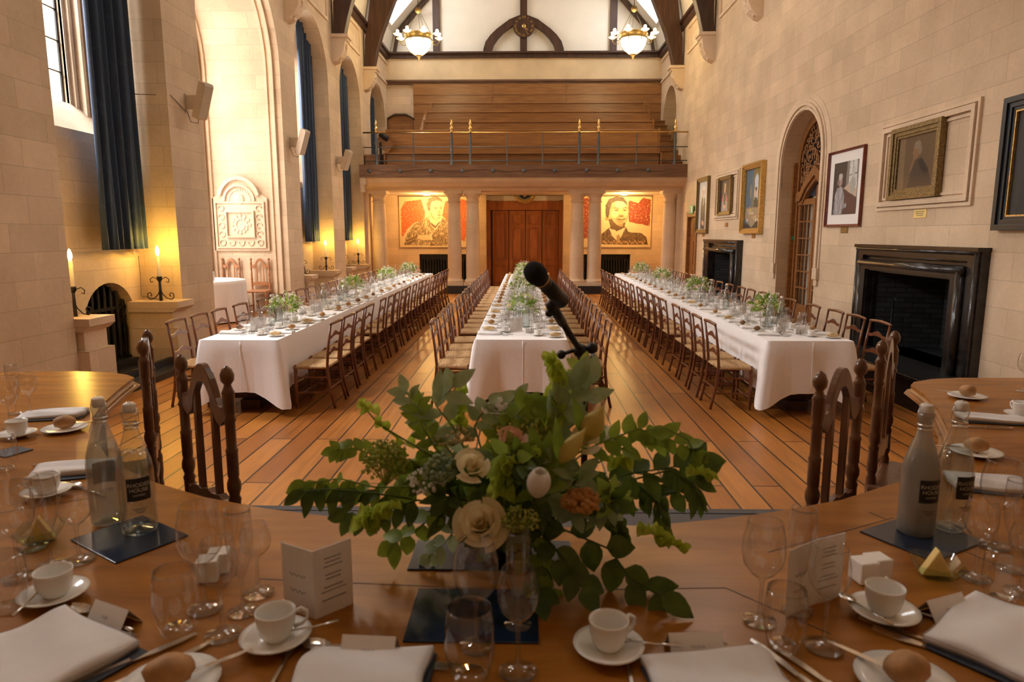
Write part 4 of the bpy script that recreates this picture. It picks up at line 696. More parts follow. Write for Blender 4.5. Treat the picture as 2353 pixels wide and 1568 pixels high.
# stone pedestals and candlesticks
pd = []
for (ya, yb_) in ((7.1, 9.42), (14.75, 17.2), (18.25, 20.5)):
    m = MB()
    for y0, y1 in ((ya - .001, ya + .46), (yb_ - .46, yb_ + .001)):
        m.box(-5.3, -4.66, y0, y1, 0, .55).box(-5.3, -4.72, y0 + .03, y1 - .03, .55, .78); m.prism([(-5.3, .76), (-4.70, .76), (-4.63, .82), (-4.63, .90), (-5.3, .90)], y0, y1, 'y')
    struct(m, 'trim_pedestals', 'limestone')
cd = empty('candlestick'); cd['category'] = 'candle lamp'
m = MB()
m.tube([(0, 0, 0), (0, 0, .30)], [.022, .014], 6)
for a in (0, PI):
    c_, s_ = math.cos(a), math.sin(a); f = lambda r_, z: (c_ * r_, s_ * r_, z)
    m.tube([f(.0, .16), f(.03, .09), f(.09, .03), (c_ * .15, 0, .02), f(.18, .05), f(.175, .10), f(.14, .11), f(.12, .08), f(.14, .06)], .007, 5)
    m.tube([f(0, .24), f(.04, .30), f(.09, .32), f(.13, .29), f(.12, .25), f(.09, .26)], .006, 5)
m.lathe([(.02, .28), (.035, .31), (.035, .33), (0, .33)], 8); m.build('iron_base', 'iron', cd)
MB().lathe([(.022, .33), (.022, .60), (.018, .61), (0, .61)], 10).build('candle', 'wax', cd); MB().lathe([(.0, .61), (.018, .625), (.026, .655), (.022, .69), (.008, .73), (0, .74)], 10).build('bulb', 'bulb', cd)
CD = []
for x, y, lab in ((-4.93, 7.34, 'lit candle lamp half hidden by the nearest stone pier'), (-4.93, 9.12, 'lit candle lamp on the pedestal beside the nearest blue curtain'), (-4.93, 16.9, 'lit candle lamp on the pedestal beyond the carved arms bay'), (-4.93, 20.2, 'lit candle lamp on the pedestal nearest the gallery'), (-4.93, 15.0, 'iron candle lamp mostly hidden behind the pier after the bay'), (-4.93, 18.5, 'candle lamp on the near pedestal of the recess nearest the gallery')):
    place(cd, (x, y, .90), 0, lab, 'candle lamps on stone pedestals'); CD.append((x, y, 1.57))
# wall speakers
sp = empty('wall_speaker'); sp['category'] = 'loudspeaker'
o = MB().prism([(-.07, -.25), (.05, -.25), (.075, -.22), (.075, .22), (.05, .25), (-.07, .25)], -.07, .07, 'y').build('cabinet', 'speaker_grey', sp, (.30, -.12, 0)); o.rotation_euler = (0, R(22), R(-25))
MB().box(.0, .02, -.03, .03, -.12, .12).prism([(0, -.08), (.22, -.10), (.16, 0), (.22, .10), (0, .10)], -.02, .02, 'y').build('bracket', 'speaker_grey', sp)
MB().tube([(.01, 0, -.10), (.06, 0, -.26), (.16, 0, -.28), (.2, -.05, -.2)], .006, 5).build('cable', 'cable', sp)
for y, s in ((9.92, 'nearest pier, before the bay'), (14.22, 'pier just beyond the bay'), (17.65, 'pier nearest the gallery')): place(sp, (XL, y, 3.62), 0, 'slim beige loudspeaker tilted down on the ' + s, 'loudspeakers on the left piers')
tag(MB().tube([(-5.28, 9.28, 1.5), (-5.27, 9.27, 1.2), (-5.28, 9.27, .95), (-5.0, 9.2, .91)], .006, 5).build('lamp_cable', 'cable'), 'dark cable running down the recess corner to a candle lamp', 'cable')
tag(MB().tube([(-5.2, 9.30, 3.62), (XL + .01, 9.5, 3.64), (XL + .01, 9.75, 3.55), (XL + .01, 9.9, 3.5)], .006, 5).build('speaker_cable', 'cable'), 'thin cable crossing the pier to the nearest loudspeaker', 'cable')
# ---------------- bay: carved arms, round table, chairs
ca = tag(empty('carved_arms_panel', (-5.72, BAY[1], 1.45)), 'pale carved stone coat of arms panel in the bright bay', 'stone carving')

m = MB().prism([(-.56, 0), (.56, 0), (.56, 1.05), (.44, 1.12), (.36, 1.28), (.18, 1.42), (0, 1.46), (-.18, 1.42), (-.36, 1.28), (-.44, 1.12), (-.56, 1.05)], -.05, .0, 'y'); m.build('slab', 'limestone_trim', ca, bev=.01)
m = MB(); m.prism([(-.50, .06), (.50, .06), (.50, .98), (-.50, .98)], -.085, -.05, 'y', [[(-.47, .09), (.47, .09), (.47, .95), (-.47, .95)]])
m.prism([(-.29, .27), (.29, .27), (.29, .80), (-.29, .80)], -.10, -.05, 'y', [[(-.26, .30), (.26, .30), (.26, .77), (-.26, .77)]]); m.prism([(.32 * math.cos(PI * k / 12), 1.0 + .32 * math.sin(PI * k / 12)) for k in range(13)] + [(.28 * math.cos(PI * k / 12), 1.0 + .28 * math.sin(PI * k / 12)) for k in range(12, -1, -1)], -.09, -.05, 'y')
m.prism([(.46 * math.cos(PI * k / 12) * .95, .98 + .50 * math.sin(PI * k / 12)) for k in range(1, 12)] + [(.46 * math.cos(PI * k / 12) * .8, .98 + .43 * math.sin(PI * k / 12)) for k in range(11, 0, -1)], -.11, -.05, 'y')
m.build('moulding', 'limestone_trim', ca); m = MB(); random.seed(5)
for k in range(24):                                                   # shield with rampant-beast relief, curls around it
    a = k * .52; r_ = .20 * (1 - k / 40); m.ball((r_ * math.cos(a) * .95, -.052, .52 + r_ * math.sin(a)), .035, 7, 5, (1, .4, 1.2))
for sx in (-1, 1):
    for k in range(5): m.tube([(sx * (.38 + .06 * math.cos(t * .7)), -.06, .17 + k * .17 + .055 * math.sin(t * .7)) for t in range(8)], .012, 5)
for k in range(5): m.tube([(-.38 + k * .19 + .06 * math.cos(t * .5 + PI), -.06, .18 + .07 * math.sin(t * .5 + PI)) for t in range(8)], .010, 5)
for k in range(16): a = k * PI / 15; m.ball((.22 * math.cos(a), -.05, 1.0 + .22 * math.sin(a)), .032, 6, 4, (1, .4, 1))
m.ball((0, -.05, 1.03), .11, 10, 6, (1, .25, 1.1)); m.build('relief', 'limestone_trim', ca)
rt = tag(empty('round_table', (-5.95, 12.35, .22)), 'round table under the white cloth in the bright bay', 'table'); MB().lathe([(0, .70), (.78, .70), (.78, .735), (0, .735)], 32).build('tabletop', 'oak', rt)
for k in range(4): a = k * PI / 2 + .8; MB().tube([(math.cos(a) * .5, math.sin(a) * .5, 0), (math.cos(a) * .5, math.sin(a) * .5, .7)], .03, 8).build('leg', 'oak', rt)
m = MB()
def fn(u, v):
    a = 2 * PI * u; 
    if v < .25: r_ = .80 * v / .25; return (r_ * math.cos(a), r_ * math.sin(a), .74)
    t = (v - .25) / .75; r_ = .80 + .02 * t + .035 * t * math.sin(a * 13) + .02 * t * math.sin(a * 29 + 1); return (r_ * math.cos(a), r_ * math.sin(a), .74 - .72 * t)
tag(m.grid(120, 16, fn).build('round_tablecloth', 'linen', None, (-5.95, 12.35, .22)), 'white floor-length cloth over the round table in the bay', 'tablecloth')
pl = tag(empty('plate_stack', (-5.62, 12.0, .962)), 'stack of white plates on the round table in the bay', 'plates')
for k in range(10): MB().lathe([(0, k * .016), (.07, k * .016), (.125, k * .016 + .018), (.12, k * .016 + .022), (0, k * .016 + .006)], 20).build('plate', 'china', pl)
for k, (x, y, h_) in enumerate(((-5.75, 12.25, .22), (-5.85, 12.05, .3))):
    o = tag(empty('cup_stack', (x, y, .962)), 'taller pile of stacked cups on the bay table' if k else 'shorter pile of stacked cups on the bay table', 'cups')
    for j in range(int(h_ / .045)): MB().lathe([(0, j * .045), (.028, j * .045), (.042, j * .045 + .05), (.039, j * .045 + .05), (.026, j * .045 + .004), (0, j * .045 + .004)], 14).build('cup', 'china', o)
tag(MB().box(-.13, .13, -.09, .09, 0, .012).build('folded_linen', 'napkin_cloth', None, (-5.42, 12.5, .962), .4), 'flat folded white linen on the right edge of the round table', 'napkin')
# ================================================================ DINING CHAIRS (rush seat ladderbacks), local: front +y
def dining_chair(parts=True):
    t = empty('dining_chair'); t['category'] = 'chair'; P = []
    # seat
    def top(u, v):
        x = (u - .5) * (.40 + .05 * v); y = -.19 + .39 * v; d = min(u, 1 - u, v, 1 - v); z = .44 + .016 * min(1, d * 9) - .016 * math.exp(-((u - .5) ** 2 + (v - .5) ** 2) * 14)
        return (x, y, z)
    m = MB().grid(12, 12, top)
    m.tube([(-.20, -.19, .435), (.20, -.19, .435), (.225, .20, .435), (-.225, .20, .435), (-.20, -.19, .435)], .017, 6, False).box(-.19, .19, -.18, .19, .425, .44)
    P.append(('seat', m, 'rush'))
    for s in (-1, 1):
        x = s * .195
        P.append(('back_leg', MB().tube([(x, -.275, 0), (x, -.225, .20), (x, -.195, .44), (x, -.215, .64), (x, -.26, .88)], [.017, .018, .019, .017, .014], 6).ball((x, -.262, .885), .018, 6, 4), 'chair_wood'))
        P.append(('front_leg', MB().lathe([(.014, 0), (.016, .03), (.024, .06), (.016, .10), (.021, .14), (.021, .33), (.016, .36), (.023, .38), (.021, .45), (.012, .46)], 8, (s * .215, .185, 0)), 'chair_wood'))
    P.append(('top_rail', MB().tube([(-.222, -.262, .886), (-.19, -.263, .889), (-.10, -.272, .893), (0, -.275, .897), (.10, -.272, .893), (.19, -.263, .889), (.222, -.262, .886)], [.010, .016, .017, .018, .017, .016, .010], 6), 'chair_wood'))
    for z, w in ((.74, 1), (.565, 1)):
        pts = [(-.195, z - .01), (-.12, z - .012), (-.07, z + .002), (0, z + .006), (.07, z + .002), (.12, z - .012), (.195, z - .01)]; up = [(.195, z + .018), (.10, z + .022), (.05, z + .045), (0, z + .058), (-.05, z + .045), (-.10, z + .022), (-.195, z + .018)]
        y = -.215 - (z - .64) * .19; P.append(('slat', MB().prism(pts + up, y - .008, y + .006, 'y'), 'chair_wood'))
    m = MB()
    for z in (.13, .29): m.bar((-.215, .185, z), (.215, .185, z), .018)
    for s in (-1, 1):
        for z in (.17, .33): m.bar((s * .215, .185, z), (s * .196, -.21, z), .018)
    m.bar((-.196, -.225, .22), (.196, -.225, .22), .018); P.append(('stretcher', m, 'chair_wood'))
    for n, mb, mt in P: mb.v = [(x, y * .86, z) for x, y, z in mb.v]
    if parts:
        for n, mb, mt in P: mb.build(n, mt, t)
        return t
    bpy.data.objects.remove(t); V = MB(); o = bpy.data.objects.new('dining_chair', None)
    me = None; vs = []; fs = []; mi = []; sm = []
    for n, mb, mt in P:
        o_ = len(vs); vs += mb.v; fs += [tuple(i + o_ for i in f) for f in mb.f]; mi += [1 if mt == 'rush' else 0] * len(mb.f); sm += mb.sm
    me = bpy.data.meshes.new('dining_chair'); me.from_pydata(vs, [], fs); me.materials.append(M['chair_wood']); me.materials.append(M['rush'])
    me.polygons.foreach_set('material_index', mi); me.polygons.foreach_set('use_smooth', sm); me.update(); bpy.data.objects.remove(o)
    o = bpy.data.objects.new('dining_chair', me); COL.objects.link(o); o['category'] = 'chair'; return o
CHF = dining_chair(True); CHS = dining_chair(False)
YS = [7.10, 7.60, 8.15, 8.74, 9.50, 10.03, 10.60, 11.15, 11.66, 12.34, 12.95, 13.50, 14.05, 14.62, 15.18, 15.75, 16.32, 16.88, 17.42]
TB = [('left', -3.23, -2.45, 6.62, 18.1), ('centre', -.50, .42, 6.70, 17.75), ('right', 2.39, 3.22, 6.67, 18.2)]
SIDE = {('left', -1): 'window side', ('left', 1): 'aisle side', ('centre', -1): 'left side', ('centre', 1): 'right side', ('right', -1): 'aisle side', ('right', 1): 'fireplace side'}
for tn, x0, x1, y0, y1 in TB:
    for s in (-1, 1):
        for k, y in enumerate(YS):
            yy = y + random.uniform(-.03, .03) + (0 if tn != 'centre' else .02); x = (x0 if s < 0 else x1) + s * (.228 + random.uniform(0, .02))
            place(CHF if k < 9 else CHS, (x, yy, 0), (PI / 2 if s > 0 else -PI / 2) + random.uniform(-.03, .03), 'rush-seated chair, %s of the %s long table, %s from the near end' % (SIDE[tn, s], tn, ORD[k]), 'ladderback chairs along the %s table' % tn)
# ================================================================ LONG TABLES AND CLOTHS
def smooth(a): a = max(0, min(1, a)); return a * a * (3 - 2 * a)
def cloth(x0, x1, y0, y1, zt, zb):
    r = .02; P = []                                                   # perimeter samples: point, outward, distance to nearest corner
    def edge(a, b, nrm, step):
        a = Vector(a); b = Vector(b); L = (b - a).length; n = max(2, int(L / step))
        ts = [i / n for i in range(n)]; ts = sorted(set(ts + [q / L for q in (.03, .07, .12, .18, .25)] + [1 - q / L for q in (.03, .07, .12, .18, .25)]))
        for t in ts:
            p = a + (b - a) * t; dc = min(t * L, L - t * L); P.append((p, Vector(nrm), dc, p - a if t * L < L / 2 else p - b))
    edge((x0, y0), (x1, y0), (0, -1), .08); edge((x1, y0), (x1, y1), (1, 0), .12); edge((x1, y1), (x0, y1), (0, 1), .08); edge((x0, y1), (x0, y0), (-1, 0), .12)
    m = MB(); nl = 9; n = len(P); vs = []; cxy = Vector(((x0 + x1) / 2, (y0 + y1) / 2))
    for j in range(nl + 1):
        t = j / nl
        for i, (p, nr, dc, off) in enumerate(P):
            k = 1 - smooth(dc / .30); corner = Vector((x0 if p.x < cxy.x else x1, y0 if p.y < cxy.y else y1)); dg = Vector((-1 if p.x < cxy.x else 1, -1 if p.y < cxy.y else 1)).normalized()
            s_ = p.x * 3 + p.y * 2.3; w = .009 * math.sin(s_ * 4.1) + .007 * math.sin(s_ * 9.7 + 1) ; o_ = .014 + .012 * t + w * t + (.004 if j else 0)
            q = p + nr * o_
            q = q + dg * (.125 * t * k) if dc < .30 else q
            if .10 < dc < .42: q = q - nr * (.03 * t * math.sin((dc - .10) / .32 * PI))
            if j == 0: q = p + nr * .004
            zz = zt - (.006 if j else 0) - (zt - (zb - .15 * k)) * t
            vs.append((q.x, q.y, zz))
    fs = [(j * n + i, (j + 1) * n + i, (j + 1) * n + (i + 1) % n, j * n + (i + 1) % n) for j in range(nl) for i in range(n)]
    m.add(vs, fs, True); m.box(x0, x1, y0, y1, zt - .006, zt)
    return m
def table_under(t, w, l):
    for s in (-1, 1):
        for y in (.32, 2.6, l / 2, l - 2.6, l - .32): MB().lathe([(.045, .03), (.055, .08), (.035, .11), (.055, .2), (.06, .34), (.035, .42), (.055, .46), (.055, .71)], 10, (s * (w / 2 - .10), y, 0)).ball((s * (w / 2 - .10), y, .03), .045, 8, 5, (1, 1, .66)).build('leg', 'dark_beam', t)
    MB().box(-.04, .04, .3, l - .3, .10, .16).box(-w / 2 + .1, w / 2 - .1, .28, .36, .10, .17).box(-w / 2 + .1, w / 2 - .1, l - .36, l - .28, .10, .17).box(-.10, .10, .2, .5, .0, .10).build('stretcher', 'dark_beam', t)
for tn, x0, x1, y0, y1 in TB:
    t = tag(empty('long_table', ((x0 + x1) / 2, y0, 0)), 'dark oak table under the white cloth of the %s long row' % tn, 'table', 'long dining tables'); w = x1 - x0; l = y1 - y0
    MB().box(-w / 2, w / 2, 0, l, .71, .745).build('tabletop', 'dark_beam', t); table_under(t, w, l)
    m = cloth(x0, x1, y0, y1, .757, .235); o = tag(m.build('tablecloth', 'linen'), 'white linen cloth over the %s long table' % tn, 'tablecloth', 'white tablecloths')
    cr = MB(); cx = (x0 + x1) / 2 + .02; cr.tube([(cx, y0 - .0185 - .013 * q / 6, .745 - q * .083) for q in range(7)], .0035, 4); cr.build('pressed_crease', 'linen', o)
# ================================================================ TABLEWARE (shared meshes)
TZ = .7575
def single(name, cat, mb, mat, **k):
    o = mb.build(name, mat, **k); o['category'] = cat; return o
def wine_prof(h, r, bowl): zb = h - bowl; return [(0, .002), (.033, .002), (.034, .005), (.012, .010), (.0045, .02), (.004, zb - .015), (.007, zb), (r * .55, zb + .10 * bowl), (r * .88, zb + .26 * bowl), (r, zb + .46 * bowl), (r * .96, zb + .7 * bowl), (r * .80, zb + .97 * bowl), (r * .78, h), (r * .765, h), (r * .78, h - .004)]
G1 = single('red_wine_glass', 'wine glass', MB().lathe(wine_prof(.222, .044, .125), 20), 'crystal')
G2 = single('white_wine_glass', 'wine glass', MB().lathe(wine_prof(.196, .036, .098), 20), 'crystal')
G3 = single('champagne_flute', 'champagne flute', MB().lathe([(0, .002), (.030, .002), (.031, .005), (.010, .010), (.004, .02), (.004, .075), (.010, .085), (.022, .12), (.027, .16), (.027, .20), (.025, .224), (.0245, .226), (.025, .220)], 18), 'crystal')
G4 = single('water_tumbler', 'tumbler', MB().lathe([(0, .008), (.024, .010), (.026, .002), (.030, .004), (.037, .03), (.041, .06), (.040, .09), (.036, .125), (.035, .125), (.036, .12)], 20), 'crystal')
G5 = single('small_wine_glass', 'wine glass', MB().lathe(wine_prof(.165, .034, .075), 20), 'crystal')
PLT = single('side_plate', 'plate', MB().lathe([(0, .003), (.05, .002), (.055, .004), (.062, .008), (.084, .013), (.085, .015), (.062, .011), (.05, .007), (0, .007)], 28), 'china')
def roll(kind):
    m = MB(); 
    if kind == 0: m.ball((0, 0, .026), .036, 14, 9, (1.15, .85, .72), .12, 1)
    elif kind == 1: m.ball((0, 0, .022), .034, 16, 9, (1.9, .72, .66), .10, 4)
    else: m.ball((0, 0, .027), .037, 14, 9, (1, .95, .75), .15, 8)
    if kind == 2:
        for k in range(26): a = k * 2.4; r_ = .022 * math.sqrt(k / 26); m.ball((r_ * math.cos(a), r_ * math.sin(a), .053 - r_ * .4), .0028, 5, 3)
    return m
RL = [single('bread_roll', 'bread roll', roll(k), mt) for k, mt in ((0, 'crust'), (1, 'flour'), (2, 'crust'), (0, 'dark_crust'))]
def napkin(w, l, th=.018, seed=0, hump=.012):
    m = MB(); nu, nv = 14, 18
    def surf(u, v, z0):
        x = (u - .5) * w; y = (v - .5) * l; e = min(u, 1 - u, v, 1 - v); q = hump * math.sin(PI * v) * (.6 + .4 * math.sin(2.2 * u + seed)) + .004 * math.sin(v * 9 + seed * 2 + u * 3)
        return (x + .004 * math.sin(v * 7 + seed), y + .004 * math.sin(u * 6 + seed), z0 + (q if z0 else 0) * (1 if z0 else 0) + (0 if not z0 else -.0022 * (1 - min(1, e * 26))))
    m.grid(nu, nv, lambda u, v: surf(u, v, th)); m.grid(nu, nv, lambda u, v: surf(u, v, 0))
    per = [(i / nu, 0) for i in range(nu)] + [(1, j / nv) for j in range(nv)] + [(1 - i / nu, 1) for i in range(nu)] + [(0, 1 - j / nv) for j in range(nv)]; n = len(per)
    m.add([surf(u, v, th) for u, v in per] + [surf(u, v, 0) for u, v in per], [(i, (i + 1) % n, n + (i + 1) % n, n + i) for i in range(n)], True)
    for zz in (.35, .68): m.add([tuple(Vector(surf(u, v, 0)) + Vector(((1 if u > .5 else -1) * .0015, (1 if v > .5 else -1) * .0015, th * zz + d))) for d in (0, .0022) for u, v in per], [(i, (i + 1) % n, n + (i + 1) % n, n + i) for i in range(n)])
    return m
NP = single('linen_napkin', 'napkin', napkin(.24, .13, .016, 1), 'napkin_cloth')
CUPP = [(0, .004), (.018, .003), (.021, 0), (.023, .004), (.029, .012), (.0345, .03), (.036, .050), (.037, .056), (.0355, .057), (.033, .05), (.031, .03), (.022, .010), (0, .008)]
def cup():
    t = empty('coffee_cup'); t['category'] = 'cup'; MB().lathe(CUPP, 26).build('bowl', 'china', t)
    MB().tube([(.034, 0, .047), (.046, 0, .052), (.056, 0, .045), (.057, 0, .032), (.048, 0, .022), (.032, 0, .018)], [.0042, .0038, .0035, .0035, .0038, .0042], 8).build('handle', 'china', t); return t
CUP = cup()
CUPS = single('coffee_cup', 'cup', MB().lathe(CUPP, 12).tube([(.034, 0, .047), (.054, 0, .046), (.054, 0, .028), (.032, 0, .018)], .004, 5), 'china')
SAU = single('saucer', 'saucer', MB().lathe([(0, .005), (.022, .005), (.024, .002), (.032, .002), (.036, .006), (.058, .014), (.068, .018), (.069, .020), (.058, .018), (.036, .009), (.024, .008), (0, .008)], 28), 'china')
def fork():
    m = MB(); m.prism([(-.0035, 0), (.0035, 0), (.003, .07), (.008, .10), (.012, .125), (-.012, .125), (-.008, .10), (-.003, .07)], .002, .0042)
    m.prism([(-.007, -.08), (.007, -.08), (.0035, 0), (-.0035, 0)], .001, .004)
    for k in range(4): x = -.0105 + k * .007; m.bar((x, .124, .003), (x, .175, .006), .0028, .002)
    return m
def knife(): m = MB(); m.prism([(-.006, -.10), (.006, -.10), (.005, 0), (-.005, 0)], .001, .007); m.prism([(-.005, 0), (.005, 0), (.009, .04), (.009, .09), (.003, .125), (-.005, .12)], .003, .0045); return m
def spoon(s=1):
    m = MB(); m.tube([(0, -.10 * s, .004), (0, -.03 * s, .003), (0, .045 * s, .006)], [.005 * s, .003 * s, .0032 * s], 6); m.grid(8, 8, lambda u, v: ((u - .5) * .038 * s * math.sin(PI * min(.97, max(.06, v))) ** .6, (.04 + .062 * v) * s, .003 + .006 * ((u - .5) ** 2 * 4 + (v - .5) ** 2 * 2) * s)); return m
FK = single('fork', 'fork', fork(), 'silver'); KN = single('knife', 'knife', knife(), 'silver'); SPN = single('dessert_spoon', 'spoon', spoon(1), 'silver'); TSP = single('teaspoon', 'spoon', spoon(.68), 'silver')
KMAT = FK.data.materials[0]
def menu():
    t = empty('menu_card'); t['category'] = 'menu card'; 
    for a, n in ((-1, 'left_leaf'), (1, 'right_leaf')):
        o = MB().box(0, .088, -.0008, .0008, 0, .148).build(n, 'card', t); o.rotation_euler.z = (PI + R(30)) if a < 0 else R(-18) if 0 else (R(20) if a > 0 else 0)
        m = MB(); random.seed(4)
        if a > 0:
            for k in range(11):
                if k in (3, 6, 9): continue
                w_ = random.uniform(.016, .030); m.box(.044 - w_, .044 + w_, -.0016, -.0008, .122 - k * .009, .1235 - k * .009)
        else:
            for z0 in (.085, .05): m.tube([(.022 + .0045 * j, .0014, z0 + .0035 * math.sin(j * 2.1)) for j in range(11)], .0006, 3)
        m.build('lettering', 'ink', o)
    return t
MN = menu()
CB = single('condiment_cube', 'salt and pepper', MB().box(-.024, .024, -.024, .024, 0, .052), 'china', bev=.004)
def bottle(frost=False, detail=24):
    t = empty('water_bottle'); t['category'] = 'bottle'; gm = ('frosted' if frost is True else frost) if frost else 'bottle_glass'
    m = MB().lathe([(0, .010), (.03, .006), (.041, 0), (.0445, .006), (.0455, .02), (.0455, .165), (.042, .195), (.032, .232), (.021, .265), (.0165, .285), (.0155, .315), (.0185, .318), (.0185, .328), (.0145, .330)], detail); m.build('glass_body', gm, t)
    MB().lathe([(0, .014), (.040, .010), (.042, .03), (.042, .160), (.039, .195), (.030, .225), (0, .225)], detail).build('water', 'frosted' if frost is True else 'water', t)
    MB().lathe([(0, .328), (.015, .329), (.0165, .334), (.0165, .350), (.012, .354), (0, .354)], 16).build('stopper', 'stopper', t)
    m = MB()
    for s in (-1, 1): m.tube([(s * .019, 0, .342), (s * .023, 0, .325), (s * .021, .004, .300), (s * .018, 0, .290)], .0012, 5)
    m.tube([(-.0195, 0, .346), (0, .0, .358), (.0195, 0, .346)], .0012, 5); m.lathe([(.0175, .296), (.0190, .297), (.0190, .300), (.0175, .301)], 16); m.lathe([(.0175, .285), (.0185, .286), (.0185, .288), (.0175, .289)], 16)
    m.build('wire_clasp', 'silver', t); return t
BT = bottle(); BTF = bottle(True); BTM = bottle('misted')
BTS = single('water_bottle', 'bottle', MB().lathe([(0, .006), (.041, 0), (.0455, .02), (.0455, .165), (.042, .195), (.032, .232), (.019, .275), (.0155, .315), (.0185, .328), (.0155, .33), (.016, .352), (0, .354)], 14), 'bottle_glass')
def lab(): pass
lbm = MB(); lbm.grid(8, 1, lambda u, v: (.0463 * math.sin((u - .5) * 1.3), -.0463 * math.cos((u - .5) * 1.3), .098 + .062 * v)); LBM = lbm.mesh('label', 'label_black')
def add_label(b, rz, full=True):
    o = bpy.data.objects.new('label', LBM); COL.objects.link(o); o.parent = b; o.rotation_euler.z = rz; tag(o, 'square black paper label')
    if full:
        for s, z, sz in (('RHODES', .141, .0145), ('HOUSE', .127, .0145), ('OXFORD', .113, .0075)): textobj('lettering', s, sz, 'label_text', o, Matrix.Translation((0, 0, z)), 0, .0467)
        for k, z in enumerate((.075, .07, .065)): q = MB().grid(6, 1, lambda u, v: (.0466 * math.sin((u - .5) * (.8 - .2 * k)), -.0466 * math.cos((u - .5) * (.8 - .2 * k)), z + .0016 * v)); q.build('print', 'label_black', o)
def leaf(m, p, d, up, L, W, n=5, curl=.25, fold=.25):
    d = Vector(d).normalized(); up = Vector(up); sd = d.cross(up)
    if sd.length < 1e-3: sd = d.cross(Vector((1, .3, 0)))
    sd.normalize(); nn = sd.cross(d).normalized(); p = Vector(p); vs = []
    for i in range(n + 1):
        t = i / n; w = W * .5 * (math.sin(PI * t ** .8)) ** .8 if 0 < t < 1 else .0008; c = p + d * (L * t) - nn * (curl * L * t * t)
        vs += [c - sd * w + nn * (fold * w), c, c + sd * w + nn * (fold * w)]
    m.add(vs, [(i * 3 + k, i * 3 + k + 1, i * 3 + k + 4, i * 3 + k + 3) for i in range(n) for k in (0, 1)], True)
def rose(r, mat, parent, loc, face=(0, 0, 1), npet=14, seed=1):
    rd = random.Random(seed); m = MB(); f = Vector(face).normalized(); q = Vector((0, 0, 1)).rotation_difference(f).to_matrix().to_4x4()
    for k in range(npet):
        t = k / npet; a = k * 2.4; rr = r * (.10 + .90 * t ** 1.1); tilt = .25; sp = 2.2 - .9 * t
        def fn(u, v, a=a, rr=rr, tilt=tilt, sp=sp, t=t):
            an = a + (u - .5) * sp + .5 * (1 - t) * v; h = r * (1.25 - .75 * t) * v; rad = rr * (.62 + .30 * v) + .30 * r * t * t * v ** 3 * (1 + .10 * (1 - (2 * u - 1) ** 2) * v) + (.12 * r * t * v ** 4); return (rad * math.cos(an), rad * math.sin(an), h * (1 - .18 * (2 * u - 1) ** 2) - r * .35 + (-.10 * r * t * v ** 5))
        m.grid(6, 4, fn)
    m.ball((0, 0, -.3 * r), r * .3, 8, 5); o = m.build('rose', mat, parent, None, 0, False); o.matrix_local = Matrix.Translation(loc) @ q
    return o
# small centrepieces for the long tables
def centre(seed):
    rd = random.Random(seed); t = empty('flower_centrepiece'); t['category'] = 'flowers'
    MB().lathe([(0, .004), (.045, .002), (.048, .01), (.05, .09), (.052, .11), (.050, .11)], 16).build('glass_vase', 'crystal', t)
    for mt, n, nm_ in (('leaf_mid', 60, 'foliage'), ('leaf_fresh', 45, 'foliage'), ('leaf_grey', 18, 'foliage')):
        m = MB()
        for k in range(n):
            a = rd.uniform(0, 2 * PI); e = rd.uniform(-.25, 1.2); r_ = rd.uniform(.07, .15); d = Vector((math.cos(a) * math.cos(e), math.sin(a) * math.cos(e) * 1.15, math.sin(e))); p = Vector((0, 0, .125)) + d * r_ * .8
            leaf(m, p, d + Vector((rd.uniform(-.4, .4), rd.uniform(-.4, .4), rd.uniform(-.2, .6))), (rd.uniform(-1, 1), rd.uniform(-1, 1), 1), rd.uniform(.035, .07), rd.uniform(.02, .035), 3)
        m.build(nm_, mt, t, None, 0, False)
    m = MB()
    for k in range(70): a = rd.uniform(0, 6.28); e = rd.uniform(.1, 1.3); r_ = rd.uniform(.12, .18); m.ball((r_ * math.cos(a) * math.cos(e), r_ * math.sin(a) * math.cos(e), .12 + r_ * math.sin(e)), rd.uniform(.004, .009), 5, 3)
    m.build('filler_blossom', 'petal_snow', t)
    for k in range(9): a = k * .9 + rd.uniform(0, .5); e = rd.uniform(.15, 1.1); r_ = .125; rose(rd.uniform(.022, .034), ['petal_white', 'petal_cream', 'petal_snow'][k % 3], t, (r_ * math.cos(a) * math.cos(e), r_ * math.sin(a) * math.cos(e), .13 + r_ * math.sin(e)), (math.cos(a) * math.cos(e), math.sin(a) * math.cos(e), math.sin(e) + .2), 8, k)
    return t
CF = [centre(k) for k in (1, 2, 3)]
place_txt = 'on the %s long table, %s, %s place from the near end'
rq = random.Random(11)
